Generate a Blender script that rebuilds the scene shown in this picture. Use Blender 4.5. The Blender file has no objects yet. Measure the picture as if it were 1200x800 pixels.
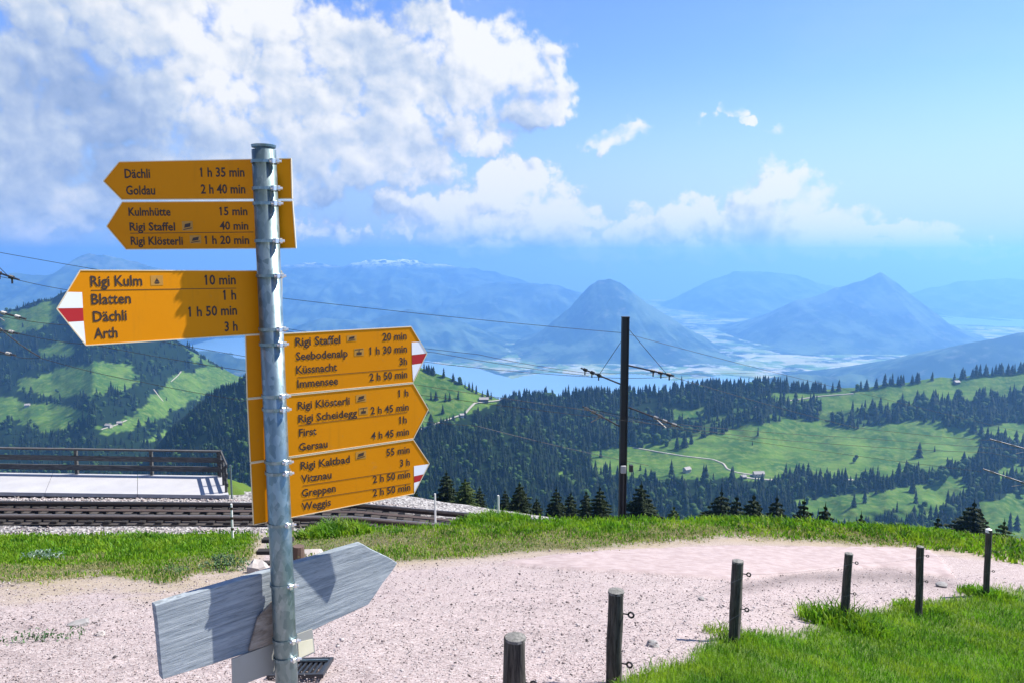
import bpy, bmesh, math, random
import numpy as np
from mathutils import Vector, Matrix
random.seed(7)
rng = np.random.default_rng(11)
sc = bpy.context.scene
COL = sc.collection
R = math.radians

# ------------------------------------------------------------------ camera
PITCH = R(6.4)
cam = bpy.data.cameras.new('camera'); camo = bpy.data.objects.new('camera', cam); COL.objects.link(camo)
cam.lens = 26.0; cam.sensor_width = 36.0; cam.clip_start = 0.05; cam.clip_end = 120000
camo.location = (0, 0, 0); camo.rotation_euler = (math.pi/2-PITCH, 0, 0)
sc.camera = camo
sc.render.resolution_x = 1024; sc.render.resolution_y = 682
sc.render.engine = 'CYCLES'
sc.cycles.max_bounces = 4; sc.cycles.diffuse_bounces = 2; sc.cycles.volume_bounces = 1
sc.cycles.transparent_max_bounces = 8

# ------------------------------------------------------------------ light and exposure
SUN_AZ, SUN_EL = 19.0, 49.0            # azimuth from +X towards +Y
sc.view_settings.view_transform = 'Standard'; sc.view_settings.look = 'None'
sc.view_settings.gamma = 1.0; sc.view_settings.exposure = 1.05
sd = Vector((math.cos(R(SUN_EL))*math.cos(R(SUN_AZ)), math.cos(R(SUN_EL))*math.sin(R(SUN_AZ)), math.sin(R(SUN_EL))))
sl = bpy.data.lights.new('sun', 'SUN'); sl.energy = 5.0; sl.angle = R(0.5); sl.color = (1.0, .955, .88)
so = bpy.data.objects.new('sun', sl); COL.objects.link(so); so.rotation_euler = sd.to_track_quat('Z', 'Y').to_euler()

F = 867.0
CP, SP = math.cos(PITCH), math.sin(PITCH)
def ray(x, y):
    u = (x-600)/F; v = (400-y)/F
    return np.array([u, CP+v*SP, -SP+v*CP])
def at(x, y, Y):
    r = ray(x, y); r = r*(Y/r[1]); return Vector(r)
def ratio(row):                        # drop per metre ahead on the line of sight through that row
    return np.tan(PITCH+np.arctan((np.asarray(row, float)-400)/F))
def project(X, Y, Z):
    d = Y*CP - Z*SP; up = Y*SP + Z*CP
    return 600+F*X/d, 400-F*up/d

# ------------------------------------------------------------------ node helpers
class NT:
    def __init__(s, nt): s.nt = nt; s.n = nt.nodes; s.l = nt.links
    def put(s, sock, v):
        if v is None: return
        if isinstance(v, bpy.types.NodeSocket): s.l.new(v, sock)
        else:
            if sock.type == 'RGBA' and len(v) == 3: v = (*v, 1)
            sock.default_value = v
    def m(s, op, a, b=None, c=None, clamp=False):
        n = s.n.new('ShaderNodeMath'); n.operation = op; n.use_clamp = clamp
        for i, v in enumerate((a, b, c)): s.put(n.inputs[i], v)
        return n.outputs[0]
    def vm(s, op, a, b=None, c=None):
        n = s.n.new('ShaderNodeVectorMath'); n.operation = op
        s.put(n.inputs[0], a)
        if op == 'SCALE': s.put(n.inputs['Scale'], b)
        elif b is not None: s.put(n.inputs[1], b)
        if op == 'MULTIPLY_ADD': s.put(n.inputs[2], c)
        return n.outputs['Value'] if op in ('LENGTH', 'DOT_PRODUCT') else n.outputs[0]
    def comb(s, x, y, z):
        n = s.n.new('ShaderNodeCombineXYZ')
        for i, v in enumerate((x, y, z)): s.put(n.inputs[i], v)
        return n.outputs[0]
    def sep(s, v):
        n = s.n.new('ShaderNodeSeparateXYZ'); s.put(n.inputs[0], v); return n.outputs
    def noise(s, vec, scale, detail=4, rough=.55, dist=0, typ='FBM', lac=2.0, out=0):
        n = s.n.new('ShaderNodeTexNoise'); n.noise_type = typ; n.noise_dimensions = getattr(s, 'dim', '3D')
        s.put(n.inputs['Vector'], vec); n.inputs['Scale'].default_value = scale; n.inputs['Detail'].default_value = detail
        n.inputs['Roughness'].default_value = rough; n.inputs['Distortion'].default_value = dist; n.inputs['Lacunarity'].default_value = lac
        return n.outputs[out]
    def vor(s, vec, scale, feat='F1', out='Distance', rand=1.0, detail=0, smooth=None):
        n = s.n.new('ShaderNodeTexVoronoi'); n.feature = feat; n.voronoi_dimensions = getattr(s, 'dim', '3D')
        s.put(n.inputs['Vector'], vec); n.inputs['Scale'].default_value = scale; n.inputs['Randomness'].default_value = rand
        if detail: n.inputs['Detail'].default_value = detail
        if smooth is not None: n.inputs['Smoothness'].default_value = smooth
        return n.outputs[out]
    def ramp(s, f, stops, interp='LINEAR'):
        n = s.n.new('ShaderNodeValToRGB'); n.color_ramp.interpolation = interp; e = n.color_ramp.elements
        while len(e) < len(stops): e.new(.5)
        for k, (p, c) in enumerate(stops):
            e[k].position = p; e[k].color = (*c, 1) if hasattr(c, '__len__') else (c, c, c, 1)
        s.put(n.inputs[0], f); return n.outputs[0]
    def sstep(s, f, a, b, to0=0., to1=1.):
        n = s.n.new('ShaderNodeMapRange'); n.interpolation_type = 'SMOOTHSTEP'
        s.put(n.inputs[0], f); n.inputs[1].default_value = a; n.inputs[2].default_value = b
        n.inputs[3].default_value = to0; n.inputs[4].default_value = to1
        return n.outputs[0]
    def mix(s, f, a, b, mode='MIX'):
        n = s.n.new('ShaderNodeMix'); n.data_type = 'RGBA'; n.blend_type = mode
        s.put(n.inputs[0], f); s.put(n.inputs[6], a); s.put(n.inputs[7], b); return n.outputs[2]
    def attr(s, name):
        n = s.n.new('ShaderNodeAttribute'); n.attribute_name = name; return n.outputs['Fac']
    def pos(s): return s.n.new('ShaderNodeNewGeometry').outputs['Position']
    def obj(s): return s.n.new('ShaderNodeTexCoord').outputs['Object']
    def rand(s): return s.n.new('ShaderNodeObjectInfo').outputs['Random']
    def bump(s, h, strength=.5, dist=.01):
        n = s.n.new('ShaderNodeBump'); n.inputs['Strength'].default_value = strength; n.inputs['Distance'].default_value = dist
        s.put(n.inputs['Height'], h); return n.outputs[0]

def mat(name, fn):
    m = bpy.data.materials.new(name); m.use_nodes = True
    t = NT(m.node_tree); b = m.node_tree.nodes['Principled BSDF']
    d = fn(t) or {}
    for k, v in d.items(): t.put(b.inputs[k], v)
    return m

# ------------------------------------------------------------------ sky with clouds
w = bpy.data.worlds.new('World'); sc.world = w; w.use_nodes = True
t = NT(w.node_tree); bg = w.node_tree.nodes['Background']
sky = t.n.new('ShaderNodeTexSky'); sky.sky_type = 'NISHITA'; sky.sun_disc = False
sky.sun_elevation = R(SUN_EL); sky.sun_rotation = R(90-SUN_AZ); sky.altitude = 1700
sky.air_density = 1.0; sky.dust_density = .8; sky.ozone_density = 2.5
dirv = t.vm('NORMALIZE', t.n.new('ShaderNodeTexCoord').outputs['Generated'])
dx, dy, dz = t.sep(dirv)
AZ = t.m('ARCTAN2', dx, dy)
EL = t.m('ARCTAN2', dz, t.m('SQRT', t.m('ADD', t.m('MULTIPLY', dx, dx), t.m('MULTIPLY', dy, dy))))
def azel(x, y):
    r = ray(x, y); return math.atan2(r[0], r[1]), math.atan2(r[2], math.hypot(r[0], r[1]))
BLOBS = [  # photo x, y, half width, half height: where cloud stands
 (40,60,170,110),(200,45,170,95),(120,150,220,90),(300,120,180,100),(420,120,130,85),(500,45,95,60),(520,120,120,75),(600,95,78,70),(630,130,48,32),(255,10,140,55),
 (430,195,150,42),(-160,70,220,150),(-120,260,170,60),(330,215,110,34),(560,168,52,20),(720,160,44,18),(765,172,22,8),
 (415,275,38,14),(470,262,36,14),(520,276,52,20),(600,225,62,36),(650,245,70,38),(575,265,60,26),(90,240,66,36),(25,262,46,18),(180,262,70,24),
 (725,276,50,24),(790,262,62,36),(830,250,34,26),(922,228,52,34),(880,258,55,38),(935,272,70,34),(1050,277,80,15),(740,300,250,13),(1060,297,150,11),(540,250,62,36),(478,244,48,22),(610,205,50,30),(915,240,64,46),(975,262,50,26),(340,262,60,18),(1110,285,60,10),(690,288,110,18),(860,292,170,18),(640,270,60,34),(560,292,110,10),
 (868,134,15,11),(880,150,17,6),(930,163,16,7),(812,148,15,5),(330,20,60,40),(150,40,260,150),(260,120,300,130),(30,150,200,130),(20,190,120,60),(380,70,150,90),(250,215,120,50),(470,120,120,100),(555,60,60,50),(-420,-120,260,200),(120,-140,300,90),(520,-90,90,50)]
g = bpy.data.node_groups.new('cloud_field', 'ShaderNodeTree')
g.interface.new_socket('P', in_out='INPUT', socket_type='NodeSocketVector')
g.interface.new_socket('Field', in_out='OUTPUT', socket_type='NodeSocketFloat')
g.interface.new_socket('Body', in_out='OUTPUT', socket_type='NodeSocketFloat')
q = NT(g); q.dim = '2D'; gi = g.nodes.new('NodeGroupInput'); go = g.nodes.new('NodeGroupOutput'); P0 = gi.outputs[0]
wn = q.vm('SUBTRACT', q.noise(P0, 7, 3, .5, out=1), (.5, .5, .5))
wn2 = q.vm('SUBTRACT', q.noise(P0, 30, 4, .6, out=1), (.5, .5, .5))
P1 = q.vm('MULTIPLY_ADD', wn2, (.055, .045, 0), q.vm('MULTIPLY_ADD', wn, (.07, .045, 0), P0))
acc = None
for (bx, by, rx, ry) in BLOBS:
    a, e = azel(bx, by); kx, ky = F/rx, F/ry
    d = q.vm('LENGTH', q.vm('MULTIPLY_ADD', P1, (kx, ky, 0), (-a*kx, -e*ky, 0)))
    f = q.m('SUBTRACT', 1.0, d)
    if rx < 60 and by < 200 and bx > 650: f = q.m('MINIMUM', q.m('MULTIPLY', f, .6), .12 if rx < 30 else .24)
    acc = f if acc is None else q.m('SMOOTH_MAX', acc, f, .12)
# beyond the frame the same kind of broken cumulus carries on
px_, py_, pz_ = q.sep(P0)
out_ = q.m('MAXIMUM', q.sstep(q.m('ABSOLUTE', px_), .66, .95), q.sstep(py_, .52, .75))
gen = q.m('MULTIPLY', q.m('SUBTRACT', q.noise(P0, 2.2, 3, .5), .52), 3.2)
gen = q.m('SUBTRACT', gen, q.sstep(px_, -.2, 1.0, 0, .5))
acc = q.m('MAXIMUM', acc, q.m('SUBTRACT', q.m('MULTIPLY', gen, out_), q.m('MULTIPLY', q.m('SUBTRACT', 1.0, out_), 2.0)))
fb = q.m('ADD', q.m('MULTIPLY', q.noise(P0, 8, 9, .66), .6), q.m('MULTIPLY', q.noise(P0, 34, 8, .68), .4))
v1 = q.vor(q.vm('MULTIPLY_ADD', wn, (.06, .06, 0), P0), 22, 'SMOOTH_F1', smooth=.3, detail=2.6)
body = q.m('MINIMUM', q.m('MULTIPLY', acc, 2.0), 1.0)
fld = q.m('ADD', body, q.m('MULTIPLY', q.m('SUBTRACT', fb, .47), 2.0))
fld = q.m('ADD', fld, q.m('MULTIPLY', q.m('SUBTRACT', .42, v1), .9))
q.put(go.inputs[0], fld); q.put(go.inputs[1], acc)
def field(vec):
    n = w.node_tree.nodes.new('ShaderNodeGroup'); n.node_tree = g; t.put(n.inputs[0], vec); return n.outputs
PV = t.comb(AZ, EL, 0.0)
(f0, a0), (f1, a1), (f2, a2) = [list(field(t.vm('ADD', PV, o_)))[:2] for o_ in ((0, 0, 0), (.007, .010, 0), (.035, .055, 0))]
t.dim = '2D'
dens = t.sstep(f0, -.08, .62)
lit = t.m('SUBTRACT', .69, t.m('MULTIPLY', t.sstep(f0, .5, 1.6), .20))
lit = t.m('ADD', lit, t.m('MULTIPLY', t.m('SUBTRACT', f0, f1), .33))
lit = t.m('ADD', lit, t.m('MINIMUM', t.m('MULTIPLY', t.m('SUBTRACT', f0, f2), .16), .2))
lit = t.m('ADD', lit, t.m('MULTIPLY', t.m('SUBTRACT', a0, a2), .30))
lit = t.m('ADD', lit, t.m('MULTIPLY', t.m('SUBTRACT', t.noise(PV, 4.5, 4, .5), .5), 1.6), clamp=True)
ccol = t.ramp(lit, [(0, (1.15, 1.75, 3.0)), (.35, (1.9, 2.45, 3.6)), (.62, (2.9, 3.35, 4.1)), (.85, (4.1, 4.25, 4.5)), (1, (4.8, 4.8, 4.8))])
skyc = t.mix(1.0, sky.outputs[0], (.68, .80, 1.12), 'MULTIPLY')
veil = t.m('MULTIPLY', t.sstep(t.noise(t.vm('MULTIPLY', PV, (1, 2.4, 1)), 3, 6, .6), .4, .75), t.m('MULTIPLY', t.sstep(AZ, .5, -.5, .12, .5), t.sstep(EL, 0, .7, 1, .4)))
low = t.sstep(EL, .26, .0, 0, .96)
lv = t.m('MULTIPLY', t.m('MULTIPLY', t.sstep(EL, .24, .06), t.sstep(t.noise(t.vm('MULTIPLY', PV, (1, 2.2, 1)), 4.2, 6, .6), .36, .66)), .75)
base = t.mix(t.m('MAXIMUM', t.m('MAXIMUM', veil, low), lv), skyc, t.mix(t.sstep(EL, -.02, .03), (2.2, 3.1, 4.4), t.mix(t.sstep(AZ, -.3, .4), (2.0, 2.8, 4.2), (3.0, 3.7, 4.5))))
densl = t.m('MULTIPLY', dens, t.sstep(EL, -.035, .015, .2, 1))
w_col = t.mix(densl, base, ccol)
t.put(bg.inputs[0], w_col); bg.inputs[1].default_value = .10
w.cycles.sampling_method = 'MANUAL'; w.cycles.sample_map_resolution = 512

# ------------------------------------------------------------------ object helpers
def tag(o, label=None, cat=None, group=None, kind=None):
    if label: o['label'] = label
    if cat: o['category'] = cat
    if group: o['group'] = group
    if kind: o['kind'] = kind
    return o
def empty(name, loc, label, cat, group=None):
    o = bpy.data.objects.new(name, None); COL.objects.link(o); o.location = loc; o.empty_display_size = .2
    return tag(o, label, cat, group)
def mesh_np(name, V, T, m, quads=False, smooth=False, attrs=None, mi=None):
    me = bpy.data.meshes.new(name)
    V = np.ascontiguousarray(V, np.float32); T = np.ascontiguousarray(T, np.int32)
    k = T.shape[1]
    me.vertices.add(len(V)); me.vertices.foreach_set('co', V.ravel())
    me.loops.add(T.size); me.loops.foreach_set('vertex_index', T.ravel())
    me.polygons.add(len(T)); me.polygons.foreach_set('loop_start', np.arange(len(T), dtype=np.int32)*k)
    me.polygons.foreach_set('loop_total', np.full(len(T), k, np.int32))
    if smooth: me.polygons.foreach_set('use_smooth', np.ones(len(T), bool))
    for mm in (m if isinstance(m, (list, tuple)) else [m]): me.materials.append(mm)
    if mi is not None: me.polygons.foreach_set('material_index', np.asarray(mi, np.int32))
    for an, av in (attrs or {}).items():
        a = me.attributes.new(an, 'FLOAT', 'POINT'); a.data.foreach_set('value', np.asarray(av, np.float32))
    me.update(calc_edges=True); me.validate()
    return me
def link(name, me, parent=None):
    o = bpy.data.objects.new(name, me); COL.objects.link(o)
    if parent: o.parent = parent
    return o
def grid_faces(nr, nc):
    i = np.arange(nr-1)[:, None]*nc+np.arange(nc-1)[None]
    return np.stack([i, i+1, i+nc+1, i+nc], -1).reshape(-1, 4)
class MB:                               # small mesh collector
    def __init__(s): s.b = bmesh.new()
    def box(s, c, size, rot=None, bev=0, taper=None):
        M = Matrix.Translation(c)
        if rot is not None: M = M @ rot
        r = bmesh.ops.create_cube(s.b, size=1, matrix=M @ Matrix.Diagonal((*size, 1)))
        if bev:
            es = list({e for v in r['verts'] for e in v.link_edges})
            bmesh.ops.bevel(s.b, geom=es, offset=bev, segments=1, affect='EDGES')
        return s
    def beam(s, a, b, wd, h):           # box from a to b
        a = Vector(a); b = Vector(b); d = b-a
        return s.box((a+b)/2, (wd, h, d.length), d.to_track_quat('Z', 'Y').to_matrix().to_4x4())
    def tube(s, a, b, r0, r1=None, n=8, caps=True):
        a = Vector(a); b = Vector(b); d = b-a
        bmesh.ops.create_cone(s.b, cap_ends=caps, segments=n, radius1=r0, radius2=r0 if r1 is None else r1, depth=d.length,
                              matrix=Matrix.Translation((a+b)/2) @ d.to_track_quat('Z', 'Y').to_matrix().to_4x4())
        return s
    def prism(s, pts, f0, f1):          # outline mapped to front and back by the two functions
        A = [s.b.verts.new(f0(p)) for p in pts]; B = [s.b.verts.new(f1(p)) for p in pts]
        s.b.faces.new(A); s.b.faces.new(B[::-1]); n = len(pts)
        for i in range(n): s.b.faces.new((A[i], B[i], B[(i+1) % n], A[(i+1) % n]))
        return s
    def build(s, name, m, parent=None, smooth=False, loc=None):
        bmesh.ops.recalc_face_normals(s.b, faces=s.b.faces)
        me = bpy.data.meshes.new(name); s.b.to_mesh(me); s.b.free()
        if smooth: me.shade_smooth()
        me.materials.append(m); o = link(name, me)
        if parent is not None:
            o.parent = parent; o.location = -Vector(parent.matrix_basis.translation) if parent.type == 'EMPTY' and parent.parent is None else (0, 0, 0)
        return o
def recenter(o):                        # move a parentless mesh's origin to its base centre
    co = np.empty(len(o.data.vertices)*3, np.float32); o.data.vertices.foreach_get('co', co); co = co.reshape(-1, 3)
    c = Vector(((co[:, 0].min()+co[:, 0].max())/2, (co[:, 1].min()+co[:, 1].max())/2, co[:, 2].min()))
    o.data.transform(Matrix.Translation(-c)); o.location = c
    return o
def copy_thing(o, loc, rotz=0, scale=None):
    c = o.copy(); COL.objects.link(c); c.location = loc; c.rotation_euler = (0, 0, rotz)
    if scale: c.scale = scale if hasattr(scale, '__len__') else (scale,)*3
    for ch in o.children:
        d = ch.copy(); COL.objects.link(d); d.parent = c
        for gch in ch.children:
            e = gch.copy(); COL.objects.link(e); e.parent = d
    return c

# numpy value noise
def _h(ix, iy, s):
    n = (ix.astype(np.int64)*374761393 + iy.astype(np.int64)*668265263 + s*982451653) & 0xffffffff
    n = ((n ^ (n >> 13))*1274126177) & 0xffffffff
    return ((n ^ (n >> 16)) & 0xffff)/65535.0
def vnoise(x, y, s=0):
    x = np.asarray(x, float); y = np.asarray(y, float)
    ix, iy = np.floor(x), np.floor(y); fx, fy = x-ix, y-iy
    fx = fx*fx*(3-2*fx); fy = fy*fy*(3-2*fy); ix = ix.astype(int); iy = iy.astype(int)
    return (_h(ix, iy, s)*(1-fx)+_h(ix+1, iy, s)*fx)*(1-fy)+(_h(ix, iy+1, s)*(1-fx)+_h(ix+1, iy+1, s)*fx)*fy
def fbm(x, y, o=4, s=0, g=.5):
    r = 0; a = 1; n = 0
    for k in range(o): r = r+a*vnoise(x*2**k+17*k, y*2**k-9*k, s+k); n += a; a *= g
    return r/n-.5
def ridged(x, y, o=5, s=0):
    r = 0; a = 1; n = 0
    for k in range(o): r = r+a*(1-abs(2*vnoise(x*2**k+5*k, y*2**k+3*k, s+k)-1)); n += a; a *= .5
    return r/n-.5
def inpoly(x, y, poly):
    x = np.asarray(x, float); y = np.asarray(y, float); r = np.zeros(np.broadcast(x, y).shape, bool); n = len(poly)
    for i in range(n):
        x0, y0 = poly[i]; x1, y1 = poly[(i+1) % n]
        if y0 == y1: continue
        c = ((y0 > y) != (y1 > y)) & (x < (x1-x0)*(y-y0)/(y1-y0)+x0); r ^= c
    return r

# ------------------------------------------------------------------ materials
def plain(name, c, rough=.6, metal=0, var=.12, scale=20, bump=.15):
    def fn(t):
        n = t.noise(t.obj(), scale, 5, .6)
        col = t.mix(n, tuple(x*(1-var) for x in c), tuple(min(1, x*(1+var)) for x in c))
        return {'Base Color': col, 'Roughness': t.m('MULTIPLY_ADD', n, .2, rough-.1), 'Metallic': metal, 'Normal': t.bump(n, bump, .002)}
    return mat(name, fn)
def f_ground(t):
    p = t.pos(); gr = t.attr('grass'); ta = t.attr('tarmac'); dr = t.attr('dry')
    big = t.noise(p, .55, 5, .6); mid = t.noise(p, 5, 5, .65); fine = t.noise(p, 55, 4, .7)
    v = t.vor(p, 80, out='Distance'); vc = t.vor(p, 80, out='Color')
    sp = t.sep(vc)[0]
    grav = t.ramp(mid, [(0, (0.198, 0.147, 0.141)), (.5, (0.3, 0.234, 0.225)), (1, (0.396, 0.324, 0.312))])
    grav = t.mix(t.sstep(big, .35, .7, 0, .5), grav, (0.288, 0.24, 0.216))
    peb = t.ramp(sp, [(0, (.10, .085, .085)), (.10, (0.114, 0.09, 0.087)), (.3, (0.27, 0.216, 0.207)), (.8, (0.372, 0.312, 0.3)), (1, (0.48, 0.432, 0.42))])
    grav = t.mix(1.0, t.mix(.62, grav, peb), (1.12, 1.13, 1.13), 'MULTIPLY')
    grav = t.mix(t.sstep(fine, .56, .72, 0, .5), grav, (.10, .08, .078))
    grav = t.mix(t.m('MULTIPLY', dr, .75), grav, t.mix(fine, (.20, .16, .09), (.36, .30, .20)))
    grav = t.mix(t.sstep(t.noise(p, 1.6, 6, .7), .55, .7, 0, .38), grav, (.13, .10, .095))
    tar = t.mix(t.sstep(mid, .35, .65), (0.336, 0.273, 0.264), (0.42, 0.354, 0.345))
    tar = t.mix(t.sstep(fine, .5, .7, 0, .3), tar, (0.24, 0.198, 0.192))
    tar = t.mix(1.0, tar, (.88, .85, .84), 'MULTIPLY')
    grav = t.mix(t.m('MULTIPLY', t.attr('edge_dark'), t.sstep(mid, .2, .6, .45, .85)), grav, t.mix(fine, (.05, .042, .04), (.26, .21, .20)))
    soil = t.mix(mid, (0.066, 0.06, 0.033), (0.204, 0.168, 0.114))
    gras = t.mix(mid, (.045, .085, .010), (.10, .16, .022))
    gras = t.mix(dr, gras, soil)
    c = t.mix(ta, grav, tar); c = t.mix(gr, c, gras)
    h = t.m('ADD', t.m('MULTIPLY', v, -.9), t.m('MULTIPLY', fine, .8))
    h = t.m('MULTIPLY', h, t.m('SUBTRACT', 1.0, t.m('MULTIPLY', ta, .75)))
    h = t.m('ADD', h, t.m('MULTIPLY', mid, .8))
    return {'Base Color': c, 'Roughness': .9, 'Specular IOR Level': .15, 'Normal': t.bump(h, .55, .012)}
M_ground = mat('gravel_and_turf', f_ground)
def f_blade(dark, light, yel):
    def fn(t):
        p = t.pos(); n = t.noise(p, 1.6, 4, .6); n2 = t.attr('tint')
        c = t.mix(n2, dark, light); c = t.mix(t.sstep(n, .42, .66, 0, .75), c, yel)
        return {'Base Color': c, 'Roughness': .55, 'Subsurface Weight': 0, 'Specular IOR Level': .25, 'Transmission Weight': 0}
    m = mat('grass_blade', fn)
    nt = m.node_tree; b = nt.nodes['Principled BSDF']; o = nt.nodes['Material Output']
    tr = nt.nodes.new('ShaderNodeBsdfTranslucent'); mx = nt.nodes.new('ShaderNodeMixShader'); mx.inputs[0].default_value = .45
    src = b.inputs['Base Color'].links[0].from_socket; nt.links.new(src, tr.inputs[0])
    nt.links.new(b.outputs[0], mx.inputs[1]); nt.links.new(tr.outputs[0], mx.inputs[2]); nt.links.new(mx.outputs[0], o.inputs[0])
    return m
M_blade = f_blade((.030, .105, .004), (.15, .34, .010), (.25, .36, .018))
M_straw = f_blade((.20, .19, .06), (.42, .38, .16), (.45, .40, .2))
def f_far(t):
    p = t.pos(); me = t.attr('meadow'); n = t.noise(p, .012, 6, .6); n2 = t.noise(p, .08, 5, .65)
    g1 = t.mix(t.sstep(n, .35, .65), (.028, .080, .012), (.090, .165, .024)); g1 = t.mix(t.sstep(n2, .42, .68, 0, .7), g1, (.145, .19, .045)); g1 = t.mix(t.sstep(t.noise(t.vm('MULTIPLY', p, (.25, 1, 1)), .05, 5, .7), .5, .62, 0, .55), g1, (.035, .08, .02))  # last mix paints stretched dark streaks into the meadow as tree shadows
    g1 = t.mix(t.sstep(t.noise(p, .3, 3, .6), .58, .7, 0, .45), g1, (.035, .075, .012))
    fo = t.mix(n2, (.003, .008, .005), (.012, .026, .007))
    return {'Base Color': t.mix(me, fo, g1), 'Roughness': .95, 'Specular IOR Level': .05, 'Normal': t.bump(n2, .4, 3.0)}
M_far = mat('meadow_and_forest_floor', f_far)
M_conif = mat('conifer_needles', lambda t: {'Base Color': t.mix(t.sstep(t.noise(t.pos(), .045, 4, .7), .35, .68), (.002, .006, .005), (.014, .028, .008)), 'Roughness': .8, 'Specular IOR Level': .1})
M_decid = mat('broadleaf_foliage', lambda t: {'Base Color': t.mix(t.noise(t.pos(), .03, 4), (.016, .042, .008), (.045, .085, .016)), 'Roughness': .8, 'Specular IOR Level': .1})
M_fir = mat('fir_needles', lambda t: {'Base Color': t.mix(t.noise(t.obj(), 1.5, 4), (.007, .014, .006), (.026, .040, .012)), 'Roughness': .75, 'Specular IOR Level': .15})
M_fir2 = mat('young_larch_needles', lambda t: {'Base Color': t.mix(t.noise(t.obj(), 1.5, 4), (.020, .040, .010), (.075, .10, .025)), 'Roughness': .75, 'Specular IOR Level': .15})
M_bark = plain('bark', (.09, .065, .045), .9, scale=8)
def f_mount(t):
    p = t.pos(); z = t.sep(p)[2]; n = t.noise(p, .0018, 8, .66); n2 = t.noise(p, .006, 6, .65); sn = t.attr('snow')
    c = t.mix(t.sstep(n, .42, .62), (.018, .040, .024), (.10, .15, .08)); c = t.mix(t.sstep(n2, .55, .7, 0, .6), c, (.17, .18, .14))
    c = t.mix(t.m('MULTIPLY', sn, t.sstep(n2, .42, .56)), c, (.85, .88, .92))
    return {'Base Color': c, 'Roughness': .95, 'Specular IOR Level': .05}
M_mount = mat('mountain_slopes', f_mount)
def f_valley(t):
    p = t.pos(); c1 = t.vor(p, .0035, out='Color'); s = t.sep(c1)[0]; n = t.noise(p, .0016, 7, .68); n2 = t.noise(p, .0045, 7, .74)
    c = t.ramp(s, [(0, (.05, .10, .03)), (.3, (.12, .22, .05)), (.6, (.24, .30, .10)), (.85, (.38, .36, .2)), (1, (.5, .48, .42))])
    c = t.mix(t.sstep(n, .5, .58), c, (.015, .035, .015)); c = t.mix(t.sstep(n2, .50, .66), c, (.50, .50, .46))
    return {'Base Color': c, 'Roughness': .95, 'Specular IOR Level': .05}
M_valley = mat('valley_fields_and_towns', f_valley)
M_lake = mat('lake_water', lambda t: {'Base Color': (.20, .33, .42), 'Roughness': .3, 'IOR': 1.33, 'Normal': t.bump(t.noise(t.pos(), .01, 5), .15, 4)})
def f_sign(t):
    p = t.obj(); n = t.noise(p, 6, 5, .6); st = t.noise(t.vm('MULTIPLY', p, (1, 1, .12)), 40, 4, .6)
    c = t.mix(n, (.60, .210, .001), (.68, .256, .002)); c = t.mix(t.sstep(st, .55, .8, 0, .35), c, (.42, .17, .01)); c = t.mix(t.sstep(t.noise(p, 28, 6, .75), .60, .74, 0, .4), c, (.40, .20, .05))
    return {'Base Color': c, 'Roughness': .5, 'Specular IOR Level': .12}
M_yel = mat('yellow_enamel', f_sign)
M_yel2 = plain('pictogram_yellow', (.46, .22, .022), .5)
M_ink = plain('sign_lettering_black', (.035, .018, .010), .6, var=.05)
M_white = plain('sign_white', (.82, .82, .80), .5, var=.03)
M_red = plain('sign_red', (.42, .008, .010), .5, var=.05)
M_edge = plain('aluminium_edge', (.75, .62, .38), .4, metal=.2)
def f_galv(t):
    p = t.obj(); v = t.vor(t.vm('MULTIPLY', p, (1, 1, .5)), 90, out='Color'); s = t.sep(v)[0]; n = t.noise(p, 14, 5, .65); d = t.noise(t.vm('MULTIPLY', p, (1, 1, .1)), 30, 4)
    c = t.mix(s, (.13, .19, .20), (.24, .31, .32)); c = t.mix(t.sstep(n, .52, .75, 0, .6), c, (.40, .44, .44)); c = t.mix(t.sstep(d, .6, .8, 0, .4), c, (.25, .27, .25))
    return {'Base Color': c, 'Metallic': .8, 'Roughness': t.m('MULTIPLY_ADD', n,   .3, .24), 'Normal': t.bump(n, .1, .002)}
M_galv = mat('galvanised_steel', f_galv)
M_bolt = plain('bright_bolt_steel', (.7, .7, .68), .3, metal=.8)
M_plate = plain('dull_grey_plate', (.34, .34, .31), .55, metal=.3, scale=9)
def f_wood(a, b, axis=(1, 1, 14), sc_=7, crack=.5):
    def fn(t):
        p = t.vm('MULTIPLY', t.obj(), axis); n = t.noise(p, sc_, 7, .7, .6); n3 = t.noise(p, sc_*5, 4, .6); n2 = t.noise(t.obj(), 5, 4, .5)
        c = t.mix(t.sstep(n, .3, .7), a, b); c = t.mix(t.sstep(n3, .56, .7, 0, crack), c, tuple(x*.3 for x in a)); c = t.mix(t.sstep(n2, .5, .75, 0, .3), c, tuple(x*.6 for x in b))
        return {'Base Color': c, 'Roughness': .85, 'Specular IOR Level': .2, 'Normal': t.bump(t.m('ADD', n, t.m('MULTIPLY', n3, .5)), .7, .003)}
    return fn
M_board = mat('weathered_grey_board', f_wood((.155, .185, .21), (.34, .375, .39), (1.2, 1.2, 16), 5))
M_post = mat('old_fence_wood', f_wood((.022, .020, .018), (.105, .10, .085), (14, 14, 1.1), 5))
M_postend = mat('cut_end_grain', f_wood((.09, .09, .08), (.24, .23, .21), (6, 6, 6), 9))
M_rail_wood = mat('platform_railing_wood', f_wood((.045, .045, .048), (.12, .118, .115), (1, 8, 8), 2))
M_insul = plain('black_insulator', (.015, .015, .017), .4)
M_wire = plain('dark_wire', (.03, .03, .035), .5, metal=.3)
M_mast = plain('mast_paint', (.030, .034, .042), .55, metal=.3, var=.25, scale=3)
M_arm = plain('bracket_tube', (.06, .06, .065), .5, metal=.4)
M_glassin = plain('pale_insulator', (.22, .21, .20), .35)
M_rust = plain('rusty_rail_side', (.055, .035, .028), .8, var=.35, scale=6)
M_steel = plain('worn_rail_top', (.35, .33, .32), .35, metal=.8)
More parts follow.
